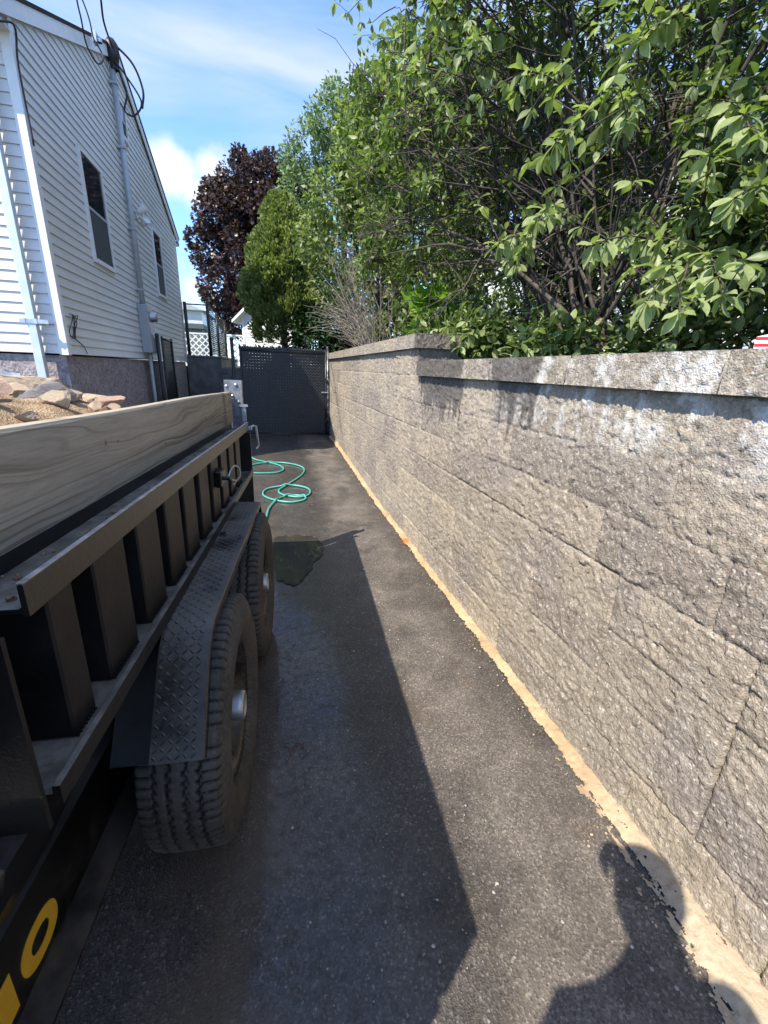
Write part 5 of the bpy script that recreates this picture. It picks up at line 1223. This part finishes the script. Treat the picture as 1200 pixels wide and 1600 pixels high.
# ------------------------------------------------------------------ the photographer, whose shadow falls on the drive
def person():
    root = empty('person', (-.24, -.27, 0), 'photographer in cap and dark shirt holding up a phone beside the trailer', 'person')
    root.rotation_euler = (0, 0, -R(12))
    # joints in the person's own frame: x right, y forward; root joint first
    J = {'pelvis': ((0, -.06, .98), .135), 'waist': ((0, -.05, 1.12), .125), 'chest': ((0, -.04, 1.32), .145), 'upper': ((0, -.045, 1.46), .13), 'neck': ((0, -.015, 1.555), .066), 'jaw': ((0, .03, 1.60), .062)}
    E_ = [('pelvis', 'waist'), ('waist', 'chest'), ('chest', 'upper'), ('upper', 'neck'), ('neck', 'jaw')]
    for s, sx in (('r', 1), ('l', -1)):
        J.update({'hip'+s: ((.10*sx, -.06, .93), .095), 'knee'+s: ((.115*sx, -.02, .50), .060), 'ankle'+s: ((.12*sx, -.08, .09), .042), 'ball'+s: ((.135*sx, .06, .035), .036), 'toe'+s: ((.14*sx, .12, .03), .028),
                  'sh'+s: ((.195*sx, -.05, 1.46), .072), 'el'+s: ((.25*sx, .06, 1.20), .044)})
        J['wr'+s] = ((.20, .22, 1.39) if s == 'r' else (-.27, .05, .93), .029); J['palm'+s] = ((.215, .25, 1.42) if s == 'r' else (-.27, .08, .85), .026)
        if s == 'l': J['ell'] = ((-.265, -.06, 1.16), .044)
        E_ += [('pelvis', 'hip'+s), ('hip'+s, 'knee'+s), ('knee'+s, 'ankle'+s), ('ankle'+s, 'ball'+s), ('ball'+s, 'toe'+s), ('upper', 'sh'+s), ('sh'+s, 'el'+s), ('el'+s, 'wr'+s), ('wr'+s, 'palm'+s)]
        # five fingers, bent round the phone edge
        px, py, pz = J['palm'+s][0]; inn = -1 if s == 'r' else 1
        for k, (dz, ln) in enumerate(((.045, .034), (.022, .040), (.0, .038), (-.02, .03))):
            a, b_ = f'f{s}{k}a', f'f{s}{k}b'; J[a] = ((px+inn*.008, py+.012, pz+dz), .0095) if s == 'r' else ((px+.004, py-.03+k*.018, pz-.055), .0095); J[b_] = ((px+inn*(.010+ln*.5), py+.022, pz+dz+.008), .008) if s == 'r' else ((px+.022, py-.028+k*.018, pz-.06-ln), .008)
            E_ += [('palm'+s, a), (a, b_)]
        J[f't{s}a'] = ((px+inn*.012, py-.018, pz+.035), .010); J[f't{s}b'] = ((px+inn*.035, py-.016, pz+.055), .0085); E_ += [('palm'+s, f't{s}a'), (f't{s}a', f't{s}b')]
    names = list(J); me = bpy.data.meshes.new('body'); me.from_pydata([J[k][0] for k in names], [(names.index(a), names.index(b_)) for a, b_ in E_], [])
    body = link('body', me, None, root)
    sk = body.modifiers.new('skin', 'SKIN'); sv = me.skin_vertices[0].data
    for i, k in enumerate(names):
        r = J[k][1]; sv[i].radius = (r*1.0, r) if k not in ('chest', 'waist', 'pelvis', 'upper') else (r*1.12, r*.86); sv[i].use_root = (i == 0)
    body.modifiers.new('sub', 'SUBSURF').levels = 2; body.modifiers['sub'].render_levels = 2
    # one skin, coloured by height as the clothes are worn
    t = NT('clothed_body'); o = t.xyz(); c = t.mix(t.rng(o[2], 1.525, 1.53), t.mix(t.rng(o[2], .985, .995), t.mix(t.rng(o[2], .065, .07), (.05, .05, .05), (.05, .075, .14)), (.05, .055, .07)), (.5, .31, .22))
    arm = t.math('MULTIPLY', t.rng(o[1], .11, .12), t.rng(o[2], 1.15, 1.16)); c = t.mix(arm, c, (.5, .31, .22)); t.col(c); t.set(Roughness=.8); me.materials.append(t.m)
    # head: skull, brow, nose, mouth, ears
    import bmesh
    bm = bmesh.new(); bmesh.ops.create_uvsphere(bm, u_segments=40, v_segments=28, radius=1)
    for v in bm.verts:
        x, y, z = v.co; w_ = .078*(1-.22*max(0, -z)); d_ = .100; h_ = .122
        X_, Y_, Z_ = x*w_, y*d_, z*h_
        if y > 0:
            Y_ += .022*math.exp(-((x/.16)**2+((z+.12)/.20)**2))            # nose
            Y_ += .008*math.exp(-((x/.5)**2+((z-.20)/.10)**2))             # brow
            for s in (-1, 1): Y_ -= .010*math.exp(-(((x-.38*s)/.16)**2+((z-.06)/.10)**2))   # eye sockets
            Y_ += .006*math.exp(-((x/.28)**2+((z+.46)/.05)**2))-.004*math.exp(-((x/.3)**2+((z+.52)/.025)**2))+.006*math.exp(-((x/.28)**2+((z+.58)/.05)**2))
            Y_ += .010*math.exp(-((x/.3)**2+((z+.85)/.15)**2))             # chin
        for s in (-1, 1): X_ += s*.018*math.exp(-(((y+.05)/.14)**2+((z+.02)/.24)**2))*(1 if s*x > .9 else 0)
        v.co = (X_, Y_, Z_)
    mh = bpy.data.meshes.new('head'); bm.to_mesh(mh); bm.free()
    hd_ = link('head', mh, MT['skin'], root, True); HM = Matrix.Translation((0, .055, 1.675)) @ Matrix.Rotation(-.30, 4, 'X'); hd_.matrix_local = HM
    e = MB()
    for s in (-1, 1): e.lathe([(0, -.011), (.009, -.006), (.011, 0), (.009, .006), (0, .011)], 14, Matrix.Translation((.030*s, .086, .008)))
    e.build('eyes', MT['white_paint'], hd_, True)
    # cap: crown and long brim
    c = MB(); c.lathe([(.088, 0), (.090, .02), (.086, .06), (.066, .092), (.03, .108), (0.0005, .110)], 30, Matrix.Translation((0, -.005, .035)) @ Matrix.Diagonal((.97, 1.2, 1, 1)))
    n = 16; vs = []
    for i in range(n+1):
        a = PI*i/n; vs += [(.082*math.cos(a), .055+.045*math.sin(a), .040), (.078*math.cos(a), .06+.135*math.sin(a), .032-.010*abs(math.cos(a))), (.078*math.cos(a), .06+.135*math.sin(a), .028-.010*abs(math.cos(a))), (.082*math.cos(a), .055+.045*math.sin(a), .036)]
    c.add(vs, [(i*4+k, (i+1)*4+k, (i+1)*4+(k+1) % 4, i*4+(k+1) % 4) for i in range(n) for k in range(4)])
    c.build('cap', MT['cap'], hd_, True)
person()
ph = empty('phone', (0, 0, CAM_H), 'dark phone held up by the photographer', 'phone')
ph.matrix_world = Matrix.Translation(M.translation-Vector(cf)*-(-.035)) @ M.to_3x3().to_4x4()
MB().box(-.036, .036, -.11, .035, 0, .008, bev=.003).build('phone_body', MT['black_clean'], ph)
MB().box(-.033, .033, -.106, .031, .0082, .009).build('screen', MT['glass'], ph)
